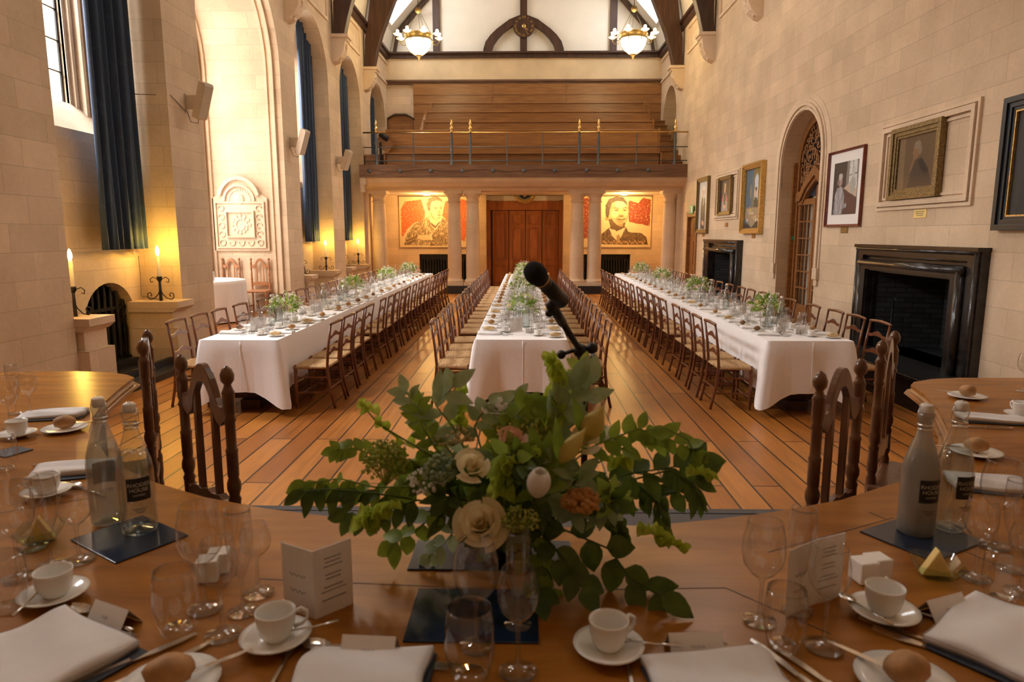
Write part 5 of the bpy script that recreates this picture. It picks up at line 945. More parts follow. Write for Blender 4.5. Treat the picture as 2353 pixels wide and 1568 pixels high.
for tn, x0, x1, y0, y1 in TB:
    xc = (x0 + x1) / 2; hw = (x1 - x0) / 2
    for s in (-1, 1):
        for k, y in enumerate(YS):
            g = ' of the %s long table, %s, %s from the near end' % (tn, SIDE[tn, s], ORD[k]); lf = 1 if s < 0 else -1   # guest's left in y
            J = lambda a=.012: rq.uniform(-a, a)
            yy = y + lf * -.02; yb = yy + lf * .245
            if yb < y0 + .1: yb = y0 + .1
            xs = xc + s * (hw - .135)
            place(NP, (xs + J(), yy + J(), TZ), J(.08), 'folded white napkin' + g, 'napkins on the long tables')
            place(PLT, (xc + s * (hw - .11), yb + J(), TZ), 0, 'white side plate' + g, 'side plates on the long tables')
            kd = rq.choice((0, 0, 1, 2, 3)) if k or s < 0 else 1
            place(RL[kd], (xc + s * (hw - .11), yb + J(.006), TZ + .009), J(.5) + (0 if kd == 1 else 1), ['golden bread roll', 'long floury bread roll', 'seeded bread roll', 'dark brown bread roll'][kd] + g, 'bread rolls on the long tables')
            xi = xc + s * (hw - .29)
            place(G1, (xi + J(), yy + lf * -.11 + J(), TZ), 0, 'tall red wine glass' + g, 'red wine glasses on the long tables'); place(G2, (xi + J() - s * .06, yy + lf * -.03 + J(), TZ), 0, 'white wine glass' + g, 'white wine glasses on the long tables')
            place(G3, (xi + J() - s * .035, yy + lf * .05 + J(), TZ), 0, 'champagne flute' + g, 'champagne flutes on the long tables'); place(G4, (xi + s * .035 + J(), yy + lf * -.02 + J(), TZ), 0, 'water tumbler' + g, 'tumblers on the long tables')
            yc_ = yy + lf * .15; place(SAU, (xi, yc_, TZ), 0, 'white saucer' + g, 'saucers on the long tables'); place(CUP if k < 4 else CUPS, (xi, yc_, TZ + .007), rq.uniform(0, 6), 'white coffee cup' + g, 'coffee cups on the long tables')
            if k < 6:
                a = PI / 2 * (-s) * -1; r_ = PI / 2 if s > 0 else -PI / 2
                place(FK, (xs, yy + lf * .095, TZ), r_, 'dinner fork' + g, 'forks on the long tables'); place(KN, (xs, yy - lf * .095, TZ), r_, 'dinner knife' + g, 'knives on the long tables')
    for k, y in enumerate((7.95, 11.15, 14.05, 16.6)):
        place(CF[(k + len(tn)) % 3], (xc, y, TZ), k * 1.3, 'white and green flower centrepiece on the %s long table, %s from the near end' % (tn, ORD[k]), 'flower centrepieces on the long tables', 1.36)
    for k, (y, dx) in enumerate(((7.62, .05), (7.70, -.05), (9.55, .0), (10.5, .05), (10.6, -.05), (12.6, 0), (13.3, .04), (15.2, -.04), (16.0, 0))):
        b = place(BTS if k > 4 else BT, (xc + dx, y, TZ), 0, 'swing-top water bottle on the %s long table, %s from the near end' % (tn, ORD[k]), 'water bottles on the long tables')
    for k, (y, dx) in enumerate(((7.30, -.06), (9.0, .06), (11.9, .05), (14.8, -.05))):
        place(MN, (xc + dx, y, TZ), .3, 'white folded menu card on the %s long table, %s from the near end' % (tn, ORD[k]), 'menu cards on the long tables')
        place(CB, (xc - dx, y - .12, TZ), .2, 'white salt cube on the %s long table, %s from the near end' % (tn, ORD[k]), 'salt and pepper cubes on the long tables'); place(CB, (xc - dx + .056, y - .11, TZ), .2, 'white pepper cube on the %s long table, %s from the near end' % (tn, ORD[k]), 'salt and pepper cubes on the long tables')
random.seed(21)
# ================================================================ HEAD TABLE ON THE DAIS
DZ = .25; HZ = 1.0
struct(MB().box(XL, XR, -2, 3.66, .001, DZ), 'floor_dais', 'dais_carpet')
struct(MB().box(XL, XR, 3.64, 3.70, .0, DZ + .004), 'trim_dais_edge', 'dais_carpet')
ht = tag(empty('head_table', (0, 0, DZ)), 'large curved light oak head table laid for dinner across the foreground', 'table')
inner = [(-2.20, 3.72), (-2.12, 3.45), (-2.02, 3.15), (-1.90, 2.87), (-1.78, 2.66), (-1.60, 2.43), (-1.40, 2.24), (-1.19, 2.09), (-.98, 1.975), (-.77, 1.895), (-.56, 1.84), (-.37, 1.80), (-.18, 1.785), (0, 1.78), (.18, 1.785), (.37, 1.80), (.54, 1.84), (.72, 1.895), (.96, 1.99), (1.22, 2.15), (1.42, 2.32), (1.60, 2.52), (1.76, 2.78), (1.90, 3.08), (2.00, 3.36), (2.06, 3.60)]
outer = [(2.12, 3.68), (2.26, 3.76), (2.45, 3.80), (3.0, 3.80), (3.35, 3.6), (3.30, 2.9), (3.0, 2.2), (2.6, 1.6), (2.1, 1.15), (1.4, .85), (.7, .72), (0, .68), (-.7, .72), (-1.4, .85), (-2.1, 1.15), (-2.6, 1.6), (-3.0, 2.2), (-3.3, 2.9), (-3.35, 3.6), (-3.0, 3.86), (-2.68, 3.89), (-2.43, 3.86), (-2.28, 3.79)]
outer = [(x, y) if y > 1.2 or abs(x) > 2 else (x, y) for x, y in outer]
lp = inner + outer
MB().prism(lp, HZ - DZ - .012, HZ - DZ, 'z').build('tabletop', 'table_wood', ht)
def off(loop, d):
    n = len(loop); r_ = []
    for i in range(n):
        a = Vector(loop[i - 1]); b = Vector(loop[(i + 1) % n]); t = (b - a).normalized(); r_.append((loop[i][0] - t.y * d, loop[i][1] + t.x * d))
    return r_
m = MB(); z1 = HZ - DZ
rings = [(0, z1 - .012), (-.008, z1 - .018), (.004, z1 - .030), (-.006, z1 - .040), (.010, z1 - .046), (.03, z1 - .046)]; n = len(lp); vs = []
for d_, z in rings: vs += [(x, y, z) for x, y in off(lp, -d_ if 0 else d_)]
m.add(vs, [(j * n + i, j * n + (i + 1) % n, (j + 1) * n + (i + 1) % n, (j + 1) * n + i) for j in range(len(rings) - 1) for i in range(n)]); m.build('moulded_edge', 'edge_wood', ht)
sk_ = off(lp, .16); m = MB(); vs = []
for d_ in (.16, .20):
    for z in (z1 - .02, z1 - .55): vs += [(x, y, z) for x, y in off(inner, 0)] if 0 else [(x, y, z) for x, y in off(lp, d_)]
# underframe: dark panels under the arms
for seg in (lp[:8], lp[19:26]):
    of = [(x * 1.075, y * .99) for x, y in seg]; of2 = [(x * 1.10, y * .985) for x, y in seg]; m = MB().prism(of + of2[::-1], .06, z1 - .03, 'z'); m.build('underframe', 'dark_beam', ht)
for x, y in ((-2.42, 3.6), (2.38, 3.55), (-2.9, 3.3), (2.9, 3.3), (-1.3, 1.5), (1.3, 1.5), (0, 1.2)): MB().lathe([(.05, 0), (.06, .05), (.035, .09), (.06, .2), (.065, .36), (.035, .46), (.06, .52), (.06, .70)], 12, (x, y, 0)).build('leg', 'dark_beam', ht)
for a, b in (((-1.30, 1.98), (-1.75, 1.70)), ((-.62, 1.48), (.0, 1.44)), ((.0, 1.44), (.46, 1.46)), ((.46, 1.46), (.62, 1.28)), ((-1.88, 2.50), (-2.02, 2.38)), ((1.0, 1.9), (1.22, 1.45)), ((.62, 1.64), (1.05, 1.86))): MB().bar((a[0], a[1], z1 + .0002), (b[0], b[1], z1 + .0002), .0025, .001).build('inlay_line', 'dark_beam', ht)
# arched high-back chairs
def high_chair(name, wmat):
    t = empty(name); t['category'] = 'chair'; W = .175
    for s in (-1, 1):
        MB().lathe([(r_ * .84, z_) for r_, z_ in [(.018, 0), (.024, .03), (.024, .34), (.020, .36), (.026, .40), (.026, .48), (.019, .50), (.026, .52), (.026, .55), (.024, .56), (.024, .61), (.027, .62), (.020, .635), (.029, .66), (.029, .68), (.021, .70), (.024, .71), (.024, .79), (.026, .80), (.021, .81), (.021, .90), (.027, .91), (.020, .925), (.025, .94), (.025, 1.0), (.028, 1.005), (.020, 1.02), (.014, 1.035), (.027, 1.05), (.029, 1.07), (.020, 1.09), (.006, 1.10)]], 14, (s * W, -.20, 0)).build('back_post', wmat, t)
        MB().lathe([(.020, 0), (.026, .03), (.016, .06), (.025, .12), (.025, .2), (.018, .25), (.027, .3), (.027, .44)], 12, (s * .20, .20, 0)).build('front_leg', wmat, t)
        MB().bar((s * .065, -.20, .60), (s * .065, -.20, 1.02), .020, .022, (0, 1, 0)).build('back_splat', wmat, t)
        MB().bar((s * .20, .20, .14), (s * W, -.20, .14), .025).build('stretcher', wmat, t)
    n = 20; up = []; lo = []
    for i in range(n + 1):
        u = i / n * 2 - 1; x = u * (W - .01); a = abs(u); h = .965 + .125 * math.cos(min(1, a / .62) * PI / 2) ** .8 if a < .62 else .965 - .015 * math.sin((a - .62) / .38 * PI); l_ = .93 + .115 * math.cos(min(1, a / .48) * PI / 2) ** .7 if a < .48 else .93 - .03 * math.sin((a - .48) / .52 * PI); up.append((x, h)); lo.append((x, l_ - .02))
    MB().prism(up + lo[::-1], -.213, -.187, 'y').build('arched_crest', wmat, t, bev=.006)
    lo = [((i / 12 * 2 - 1) * (W - .01), .555 - .022 * abs(math.cos(i / 12 * PI * 2.5))) for i in range(13)]; up = [((i / 12 * 2 - 1) * (W - .01), .60 + .014 * math.sin(i / 12 * PI) + .006 * math.cos(i * 2)) for i in range(13)]
    MB().prism(up + lo[::-1], -.215, -.185, 'y').build('lower_rail', wmat, t, bev=.004)
    MB().box(-.22, .22, -.21, .22, .42, .46).build('seat', wmat, t, bev=.012); return t
HC = high_chair('high_back_chair', 'arch_chair_wood')
def hc(px1, px2, lab, lift=0):
    a = atz(*px1, DZ + 1.10); b = atz(*px2, DZ + 1.10); c = (a + b) / 2; d = (b - a); ang = math.atan2(d.y, d.x)
    nrm = Vector((-math.sin(ang), math.cos(ang)));                     # local +y
    if nrm.dot(Vector((c.x, c.y - 3.8))) < 0: ang += PI; nrm = -nrm    # face outwards, to the table
    place(HC, (c.x + nrm.x * .20, c.y + nrm.y * .20, DZ), ang, lab, 'arched high-back chairs at the head table')
hc((413, 815), (521, 842), 'arched high-back wooden chair tucked in at the left curve of the head table')
hc((326, 782), (338, 758), 'arched high-back wooden chair seen edge-on at the left end of the head table')
hc((1880, 856), (1985, 822), 'arched high-back wooden chair tucked in at the right curve of the head table')
hc((2028, 782), (2058, 760), 'arched high-back wooden chair seen edge-on at the right end of the head table')
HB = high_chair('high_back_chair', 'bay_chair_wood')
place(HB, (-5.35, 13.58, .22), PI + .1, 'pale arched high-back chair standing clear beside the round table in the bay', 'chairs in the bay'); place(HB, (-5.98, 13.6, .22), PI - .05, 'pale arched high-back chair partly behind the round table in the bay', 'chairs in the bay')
# ---- place settings on the head table (positions surveyed at the table's height)
def T(px, py): return atz(px, py, HZ)
def put(o, px, py, rz=0, lab=None, grp=None, dz=0, sc=None):
    p = T(px, py); return place(o, (p.x, p.y, HZ + .0006 + dz), rz, lab, grp, sc)
GG = 'glasses on the head table'
for o, px, py, sc, lab in (
    (G1, 472, 1402, 1.07, 'large wine glass at the back left of the cluster beside the open menu card'), (G3, 560, 1408, 1.03, 'champagne flute beside the large glass, left of the open menu card'), (G5, 594, 1366, 1.0, 'small wine glass nearest the left side of the open menu card'),
    (G2, 513, 1462, 1.05, 'wine glass at the front of the cluster left of the open menu card'), (G4, 410, 1452, 1.08, 'stemless tumbler left of the wine glasses, by the left cup'),
    (G1, 1095, 1490, 1.0, 'large wine glass left of the centre group, in front of the flowers'), (G3, 1190, 1440, .92, 'champagne flute behind the centre group, in front of the flowers'), (G2, 1190, 1548, 1.05, 'wine glass at the front right of the centre group'), (G4, 1080, 1560, 1.12, 'tumbler at the bottom of the centre group'),
    (G1, 1745, 1430, 1.0, 'large wine glass leftmost of the group by the right menu card'), (G3, 1832, 1405, 1.03, 'champagne flute in front of the right menu card'), (G2, 1893, 1490, 1.08, 'wine glass nearest the camera in front of the right menu card'), (G4, 1800, 1490, 1.0, 'tumbler between the wine glasses by the right menu card'),
    (G5, 183, 1290, 1.05, 'round-bowled small wine glass left of the bottle mat'), (G1, 45, 1330, 1.05, 'large wine glass at the left edge behind the left cup'), (G3, 118, 1300, 1.0, 'champagne flute at the left edge beside the round-bowled glass'), (G2, 75, 1262, 1.0, 'wine glass behind the large glass at the left edge'), (G4, 20, 1400, 1.0, 'tumbler cut by the left edge near the left cup'),
    (G4, 15, 1080, .95, 'tumbler at the far left edge beside the navy coaster'), (G2, 72, 958, 1.0, 'wine glass standing alone at the end of the left arm of the table'), (G1, 25, 985, 1.0, 'large wine glass at the end of the left arm of the table'), (G3, 38, 952, 1.0, 'champagne flute at the end of the left arm of the table'),
    (G2, 2350, 900, 1.0, 'wine glass at the far end of the right arm of the table'), (G2, 2240, 1330, 1.0, 'wine glass nearest the butter dish at the right'), (G1, 2285, 1258, 1.05, 'large wine glass right of the bottle mat'), (G3, 2320, 1310, 1.0, 'champagne flute at the right edge beside the large glass'), (G4, 2300, 1385, 1.0, 'tumbler at the right edge behind the big napkin'), (G5, 2345, 1365, 1.0, 'small wine glass cut by the right edge of the table')):
    put(o, px, py, 0, lab, GG, 0, sc)
def cupset(px, py, rz, lab, spoon_off=None, sc=1.0):
    p = T(px, py); place(SAU, (p.x, p.y, HZ + .0006), 0, 'white saucer under the coffee cup ' + lab, 'saucers on the head table'); place(CUP, (p.x, p.y + .003, HZ + .0085), rz, 'white coffee cup ' + lab, 'coffee cups on the head table', 1.06)
    if spoon_off: q = place(TSP, (p.x + spoon_off[0], p.y + spoon_off[1], HZ + .020), spoon_off[2], 'teaspoon on the saucer ' + lab, 'teaspoons on the head table'); q.rotation_euler.x = R(-3)
cupset(635, 1478, R(20), 'left of the centre, beside a place card', (.052, .012, R(110))); cupset(1398, 1500, R(28), 'right of the centre, behind the fork', (.07, -.005, R(80)))
cupset(2030, 1418, R(60), 'on the right beside the salt and pepper cubes', (-.045, -.01, R(20))); cupset(126, 1378, R(100), 'at the left behind the big napkin', (-.02, -.045, R(10)))
cupset(2348, 960, R(100), 'at the far end of the right arm'); cupset(108, 1140, R(200), 'behind the glasses on the left arm'); cupset(40, 1005, R(150), 'at the end of the left arm')
def put_mat(px, py, w, l, rz, lab, mt='navy_mat'):
    p = T(px, py); o = MB().box(-w / 2, w / 2, -l / 2, l / 2, 0, .004).build('place_mat', mt, None, (p.x, p.y, HZ + .0004), rz, bev=.0015); return tag(o, lab, 'mat', 'navy mats on the head table')
put_mat(299, 1238, .235, .19, R(-33), 'square navy mat under the two bottles on the left'); put_mat(2118, 1235, .235, .20, R(30), 'square navy mat under the two bottles on the right')
put_mat(1090, 1414, .27, .205, 0, 'navy mat on the table behind the centre glasses'); put_mat(1130, 1278, .40, .16, 0, 'navy mat under the big flower arrangement'); put_mat(25, 1040, .10, .10, R(-20), 'small navy coaster at the left edge of the table', 'navy_leather')
def nap(px, py, w, l, rz, lab, seed, matw=None, dx=(0, 0), th=.015, hump=.007):
    p = T(px, py); c, s = math.cos(rz), math.sin(rz)
    if matw: o = MB().box(-matw[0] / 2, matw[0] / 2, -matw[1] / 2, matw[1] / 2, 0, .006).build('place_mat', 'navy_leather', None, (p.x + dx[0], p.y + dx[1], HZ + .0004), rz, bev=.002); tag(o, 'navy mat under ' + lab, 'mat', 'navy mats on the head table')
    o = napkin(w, l, th, seed, hump).build('linen_napkin', 'napkin_cloth', None, (p.x, p.y, HZ + .0065), rz); tag(o, lab, 'napkin', 'napkins on the head table')
nap(830, 1570, .23, .16, R(-1), 'folded white napkin at the bottom left of centre, by a place card', 1, (.25, .17)); nap(1655, 1585, .24, .17, R(10), 'folded white napkin at the bottom right of centre', 2, (.25, .17), (.005, -.008)); nap(105, 1520, .25, .21, R(-28), 'large folded white napkin in the bottom left corner', 3, (.26, .22), (.02, -.012), .02)
nap(2310, 1480, .26, .20, R(38), 'large folded white napkin in the bottom right corner', 4, (.27, .21), (.0, -.02), .02); nap(124, 958, .25, .12, R(14), 'folded white napkin nearest the far end of the left arm', 5, (.25, .12), (.01, -.015)); nap(178, 1084, .25, .13, R(20), 'folded white napkin left of the two bottles', 6, (.24, .13), (.025, -.02))
nap(2278, 968, .25, .11, R(-12), 'folded white napkin near the far end of the right arm', 7, (.25, .11), (.0, -.012)); nap(2268, 1118, .22, .13, R(-16), 'folded white napkin behind the glasses on the right arm', 8, (.22, .13), (0, -.02))
def rollset(px, py, kd, rz, lab, krz):
    p = T(px, py); place(PLT, (p.x, p.y, HZ + .0006), 0, 'white side plate ' + lab, 'side plates on the head table', 1.0); place(RL[kd], (p.x, p.y, HZ + .0095), rz, ('seeded' if kd == 2 else 'golden') + ' bread roll ' + lab, 'bread rolls on the head table', 1.05)
    k = place(KN, (p.x + .045 * math.cos(krz), p.y + .045 * math.sin(krz), HZ + .017), krz - PI / 2, 'butter knife on the plate ' + lab, 'butter knives on the head table', .8)
rollset(150, 990, 0, .2, 'on the left arm of the table', .9); rollset(2222, 915, 2, .4, 'farthest along the right arm', 2.4); rollset(2242, 1045, 0, .0, 'behind the glasses on the right arm', 2.8); rollset(392, 1585, 0, .3, 'cut by the bottom edge on the left', .7); rollset(2080, 1578, 0, .3, 'cut by the bottom edge on the right', 2.3)
def cut(o, px, py, rz, lab, sc=1): put(o, px, py, R(rz), lab, 'cutlery on the head table', .001, sc)
cut(KN, 300, 1525, -42, 'dinner knife left of the bottom left bread plate'); cut(KN, 338, 1548, -40, 'second knife beside the bottom left bread plate'); cut(SPN, 232, 1428, 65, 'dessert spoon lying by the left place card', 1); cut(FK, 250, 1450, 70, 'dessert fork lying by the left place card', .9)
cut(SPN, 800, 1502, 78, 'dessert spoon behind the bottom left-of-centre napkin', 1); cut(FK, 870, 1522, -98, 'dessert fork behind the bottom left-of-centre napkin', .9); cut(SPN, 1560, 1508, -80, 'dessert spoon behind the bottom right-of-centre napkin'); cut(FK, 1455, 1590, 0, 'dinner fork cut by the bottom edge, below the right-of-centre cup'); cut(FK, 628, 1572, 0, 'dinner fork cut by the bottom edge, below the left-of-centre cup')
cut(KN, 1835, 1560, 24, 'dinner knife right of the bottom right-of-centre napkin'); cut(KN, 1900, 1575, 28, 'second knife beside the bottom right bread plate'); cut(FK, 2240, 1530, 50, 'dinner fork under the big right napkin'); cut(FK, 2200, 1500, 50, 'second fork under the big right napkin'); cut(SPN, 2165, 1430, 60, 'dessert spoon under the right place card')
cut(KN, 150, 1068, -75, 'dinner knife beyond the napkin left of the bottles'); cut(KN, 140, 942, -80, 'dinner knife beyond the far left napkin'); cut(SPN, 200, 1130, 60, 'dessert spoon behind the left bottles'); cut(KN, 2265, 985, 80, 'dinner knife before the far right napkin')
def pcard(px, py, rz, lab, name_pts):
    t = tag(empty('place_card', T(px, py) + Vector((0, 0, .0006)), R(rz)), lab, 'place card', 'place cards on the head table'); a = R(38)
    MB().add([(-.052, -.026, 0), (.052, -.026, 0), (.052, 0, .040), (-.052, 0, .040), (.052, .028, 0), (-.052, .028, 0), (-.052, -.0268, .0006), (.052, -.0268, .0006), (.052, -.0008, .0412), (-.052, -.0008, .0412)], [(0, 1, 2, 3), (3, 2, 4, 5), (6, 7, 8, 9)]).build('card', 'card', t, None, 0, False)
    MB().tube([(-.012 + k * .0026, -.0158 + .0016 * math.sin(k * 2.3) - .0012, .0205 + .0028 * math.sin(k * 2.3)) for k in range(name_pts)], .0005, 3).build('handwriting', 'ink', t)
pcard(850, 1506, -3, 'folded white place card left of the centre glasses', 11); pcard(1595, 1498, 4, 'folded white place card right of the right-of-centre cup', 11); pcard(262, 1432, -24, 'folded white place card beside the left spoon', 8); pcard(2165, 1412, 22, 'folded white place card below the butter dish', 8)
p = T(725, 1424); mn = place(MN, (p.x, p.y, HZ + .0006), R(-30), 'open folded menu card standing left of the flowers', 'menu cards on the head table', 1.02)
for ch_ in mn.children:
    ch_.rotation_euler.z = R(152 + 30) if ch_.name.startswith('left') else R(75)
p = T(1862, 1392); place(MN, (p.x, p.y, HZ + .0006), R(5), 'folded menu card standing behind the right-hand glasses', 'menu cards on the head table', 1.02)
for px, py, r_, lab in ((480, 1330, 15, 'white salt cube behind the left wine glasses'), (505, 1312, 15, 'white pepper cube behind the left wine glasses'), (1983, 1334, 12, 'left one of the two white cubes by the right menu card'), (2013, 1326, 12, 'right one of the two white cubes by the right menu card')):
    put(CB, px, py, R(r_), lab, 'salt and pepper cubes on the head table', 0, 1.0)
def butter(px, py, lab, rz):
    t = tag(empty('butter_dish', T(px, py) + Vector((0, 0, .0006)), rz), lab, 'butter dish'); m = MB()
    q = [(.036, 0), (.06, .030), (.0615, .031)]
    def fn(u, v): a = 2 * PI * u; s_ = 1 / max(abs(math.cos(a)), abs(math.sin(a))) ** .75; r_ = (.028 + .026 * v) * s_; return (r_ * math.cos(a), r_ * math.sin(a), .002 + .034 * v ** 1.4 + (.006 * abs(math.sin(2 * a)) * v))
    m.grid(32, 5, fn).box(-.025, .025, -.025, .025, .001, .003); m.build('glass_dish', 'dish_glass', t)
    tag(MB().prism([(-.034, .0), (.034, .0), (0, .064)], -.012, .012, 'y').build('butter_wedge', 'butter', None, T(px, py) + Vector((0, 0, .006)), rz + .1, bev=.002), 'yellow butter wedge in the ' + lab, 'butter')
butter(2148, 1325, 'square glass dish on the right below the bottle mat', R(-14)); butter(95, 1245, 'square glass dish behind the glasses at the left edge', R(20))
def bot(px, py, frost, lrz, lab):
    p = T(px, py); b = place((BTM if frost == 2 else BTF) if frost else BT, (p.x, p.y, HZ + .0048), 0, lab, 'labelled water bottles on the head table')
    if lrz is not None: add_label(b, lrz)
bot(322, 1222, False, R(38), 'clear swing-top water bottle with black label, front one of the left pair'); bot(252, 1200, 2, R(215), 'frosted swing-top water bottle behind the clear one of the left pair')
bot(2102, 1226, True, R(8), 'frosted swing-top water bottle with black label, front one of the right pair'); bot(2180, 1216, False, R(14), 'clear swing-top water bottle with black label, rear one of the right pair')
# ================================================================ MICROPHONE ON ITS BOOM
mc = tag(empty('microphone', (0, 0, 0)), 'black foam-topped microphone pointing up-left on a boom', 'microphone')
h0 = atY(1228, 626, 1.58); h1 = atY(1286, 687, 1.69); dv = (h1 - h0).normalized()
MB().tube([h0 - dv * .020, h0 - dv * .014, h0, h0 + dv * .018, h0 + dv * .028], [.012, .022, .0265, .0255, .021], 18).build('foam_head', 'foam', mc)
MB().tube([h0 + dv * .026, h0 + dv * .032, h0 + dv * .06, h1], [.0215, .022, .018, .013], 16).build('body', 'black_plastic', mc); MB().tube([h0 + dv * .034, h0 + dv * .037], .0225, 16).build('ring', 'brass', mc)
stn = tag(empty('microphone_stand', (0, 0, 0)), 'black boom microphone stand rising behind the flowers', 'microphone stand')
b0_ = h1 + Vector((0, 0, -.012)); b1_ = atY(1268, 712, 1.72); piv = atY(1333, 806, 1.98); tail = atY(1372, 848, 2.10); j0 = atY(1262, 720, 1.74)
MB().tube([h0 + dv * .060, h1 + dv * .012], [.0185, .0205], 12).build('mic_clip', 'black_plastic', stn)
MB().tube([atY(1282, 672, 1.68), atY(1268, 700, 1.72), atY(1276, 722, 1.75)], .010, 8).ball(atY(1268, 702, 1.72), .016, 10, 6).ball(atY(1262, 720, 1.73), .011, 8, 5).build('swivel', 'black_plastic', stn)
MB().tube([atY(1268, 702, 1.72), piv, tail], [.010, .0085, .0085], 10).tube([atY(1268, 702, 1.72), atY(1292, 742, 1.80)], .013, 10).tube([atY(1352, 828, 2.05), tail], .0125, 10).build('boom', 'black_plastic', stn)
MB().ball(piv, .022, 10, 8).tube([piv + Vector((-.02, 0, .0)), piv + Vector((-.05, 0, -.01))], .006, 6).ball(piv + Vector((-.055, 0, -.012)), .014, 8, 6).ball(piv + Vector((.035, 0, .008)), .018, 8, 6).build('clutch', 'black_plastic', stn)
q = piv + Vector((.015, .0, -.09)); MB().tube([piv, q, Vector((q.x + .01, q.y, DZ + .05))], [.013, .010, .010], 10).bar(q, atY(1365, 815, 2.0), .012).build('pole', 'black_plastic', stn)
MB().lathe([(0, 0), (.13, 0), (.13, .02), (.02, .05), (0, .05)], 20, (q.x + .01, q.y, DZ)).build('base', 'iron', stn)
# ================================================================ LARGE FLOWER ARRANGEMENT
fa = tag(empty('flower_arrangement', (0, 0, 0)), 'large loose arrangement of roses, lily buds and trailing foliage on the head table', 'flowers')
rg = random.Random(5); FY = 1.50
V0 = T(1150, 1268); MB().lathe([(0, .005), (.075, .005), (.09, .03), (.10, .09), (.095, .10), (.0, .09)], 20, (V0.x, V0.y, HZ)).build('vase', 'black_plastic', fa)
root = Vector((V0.x, V0.y, HZ + .10))
def pt(px, py, dy=0): return atY(px, py, FY + dy)
def stem(m, a, b, r_=.0022, sag=.02):
    a = Vector(a); b = Vector(b); mid = (a + b) / 2 + Vector((0, 0, sag)); m.tube([a, a.lerp(mid, .5) + Vector((0, 0, sag * .3)), mid, mid.lerp(b, .5) + Vector((0, 0, sag * .3)), b], [r_ * 1.5, r_ * 1.3, r_ * 1.15, r_, r_ * .8], 5)
def mbl(name, mb, mt, lab=None, fix=False): o = mb.build(name, mt, fa, None, 0, fix); (tag(o, lab) if lab else None); return o
def sprig(pts, mt, L, W, n=1, droop=.3, seed=0, lab=None, spread=.8, start=.0):
    """twig through points with paired leaves"""
    r_ = random.Random(seed); m = MB(); P = [Vector(p) for p in pts]; m.tube(P, [.0028 - .0016 * i / len(P) for i in range(len(P))], 5)
    seg = sum((P[i + 1] - P[i]).length for i in range(len(P) - 1)); cnt = max(2, int(seg / (L * .55) * n))
    for k in range(cnt):
        t = start + (1 - start) * (k + .5) / cnt; d_ = t * (len(P) - 1); i = min(int(d_), len(P) - 2); p = P[i].lerp(P[i + 1], d_ - i); dr = (P[i + 1] - P[i]).normalized(); sd = dr.cross(Vector((0, -1, .5))).normalized() * (1 if k % 2 else -1)
        leaf(m, p, dr * .7 + sd * spread + Vector((0, r_.uniform(-.4, .3), -droop + r_.uniform(-.2, .2))), Vector((r_.uniform(-.5, .5), -1, .8)), L * r_.uniform(.75, 1.15), W * r_.uniform(.8, 1.15), 5, r_.uniform(.05, .35))
    leaf(m, P[-1], P[-1] - P[-2] + Vector((0, 0, -droop * .02)), (0, -1, .6), L, W); return mbl('leafy_branch', m, mt, lab)
# dense inner foliage, each bunch a part
for k in range(62):
    a = rg.uniform(0, 2 * PI); px = 1165 + 262 * math.cos(a) * rg.uniform(.15, 1); py = 1135 + 120 * math.sin(a) * rg.uniform(.1, 1); dy = rg.uniform(-.10, .16); c = pt(px, py, dy); m = MB()
    for j in range(11):
        d = Vector((rg.uniform(-1, 1), rg.uniform(-1, .6), rg.uniform(-.7, .8))); leaf(m, c + d * .012, d, Vector((rg.uniform(-.5, .5), -1, rg.uniform(0, 1))), rg.uniform(.034, .066), rg.uniform(.022, .036), 4, .2)
    stem(m, root, c, .0018, .01); mbl('leaf_bunch', m, ['leaf_dark', 'leaf_mid', 'leaf_mid', 'leaf_dark', 'leaf_grey', 'leaf_fresh'][k % 6])
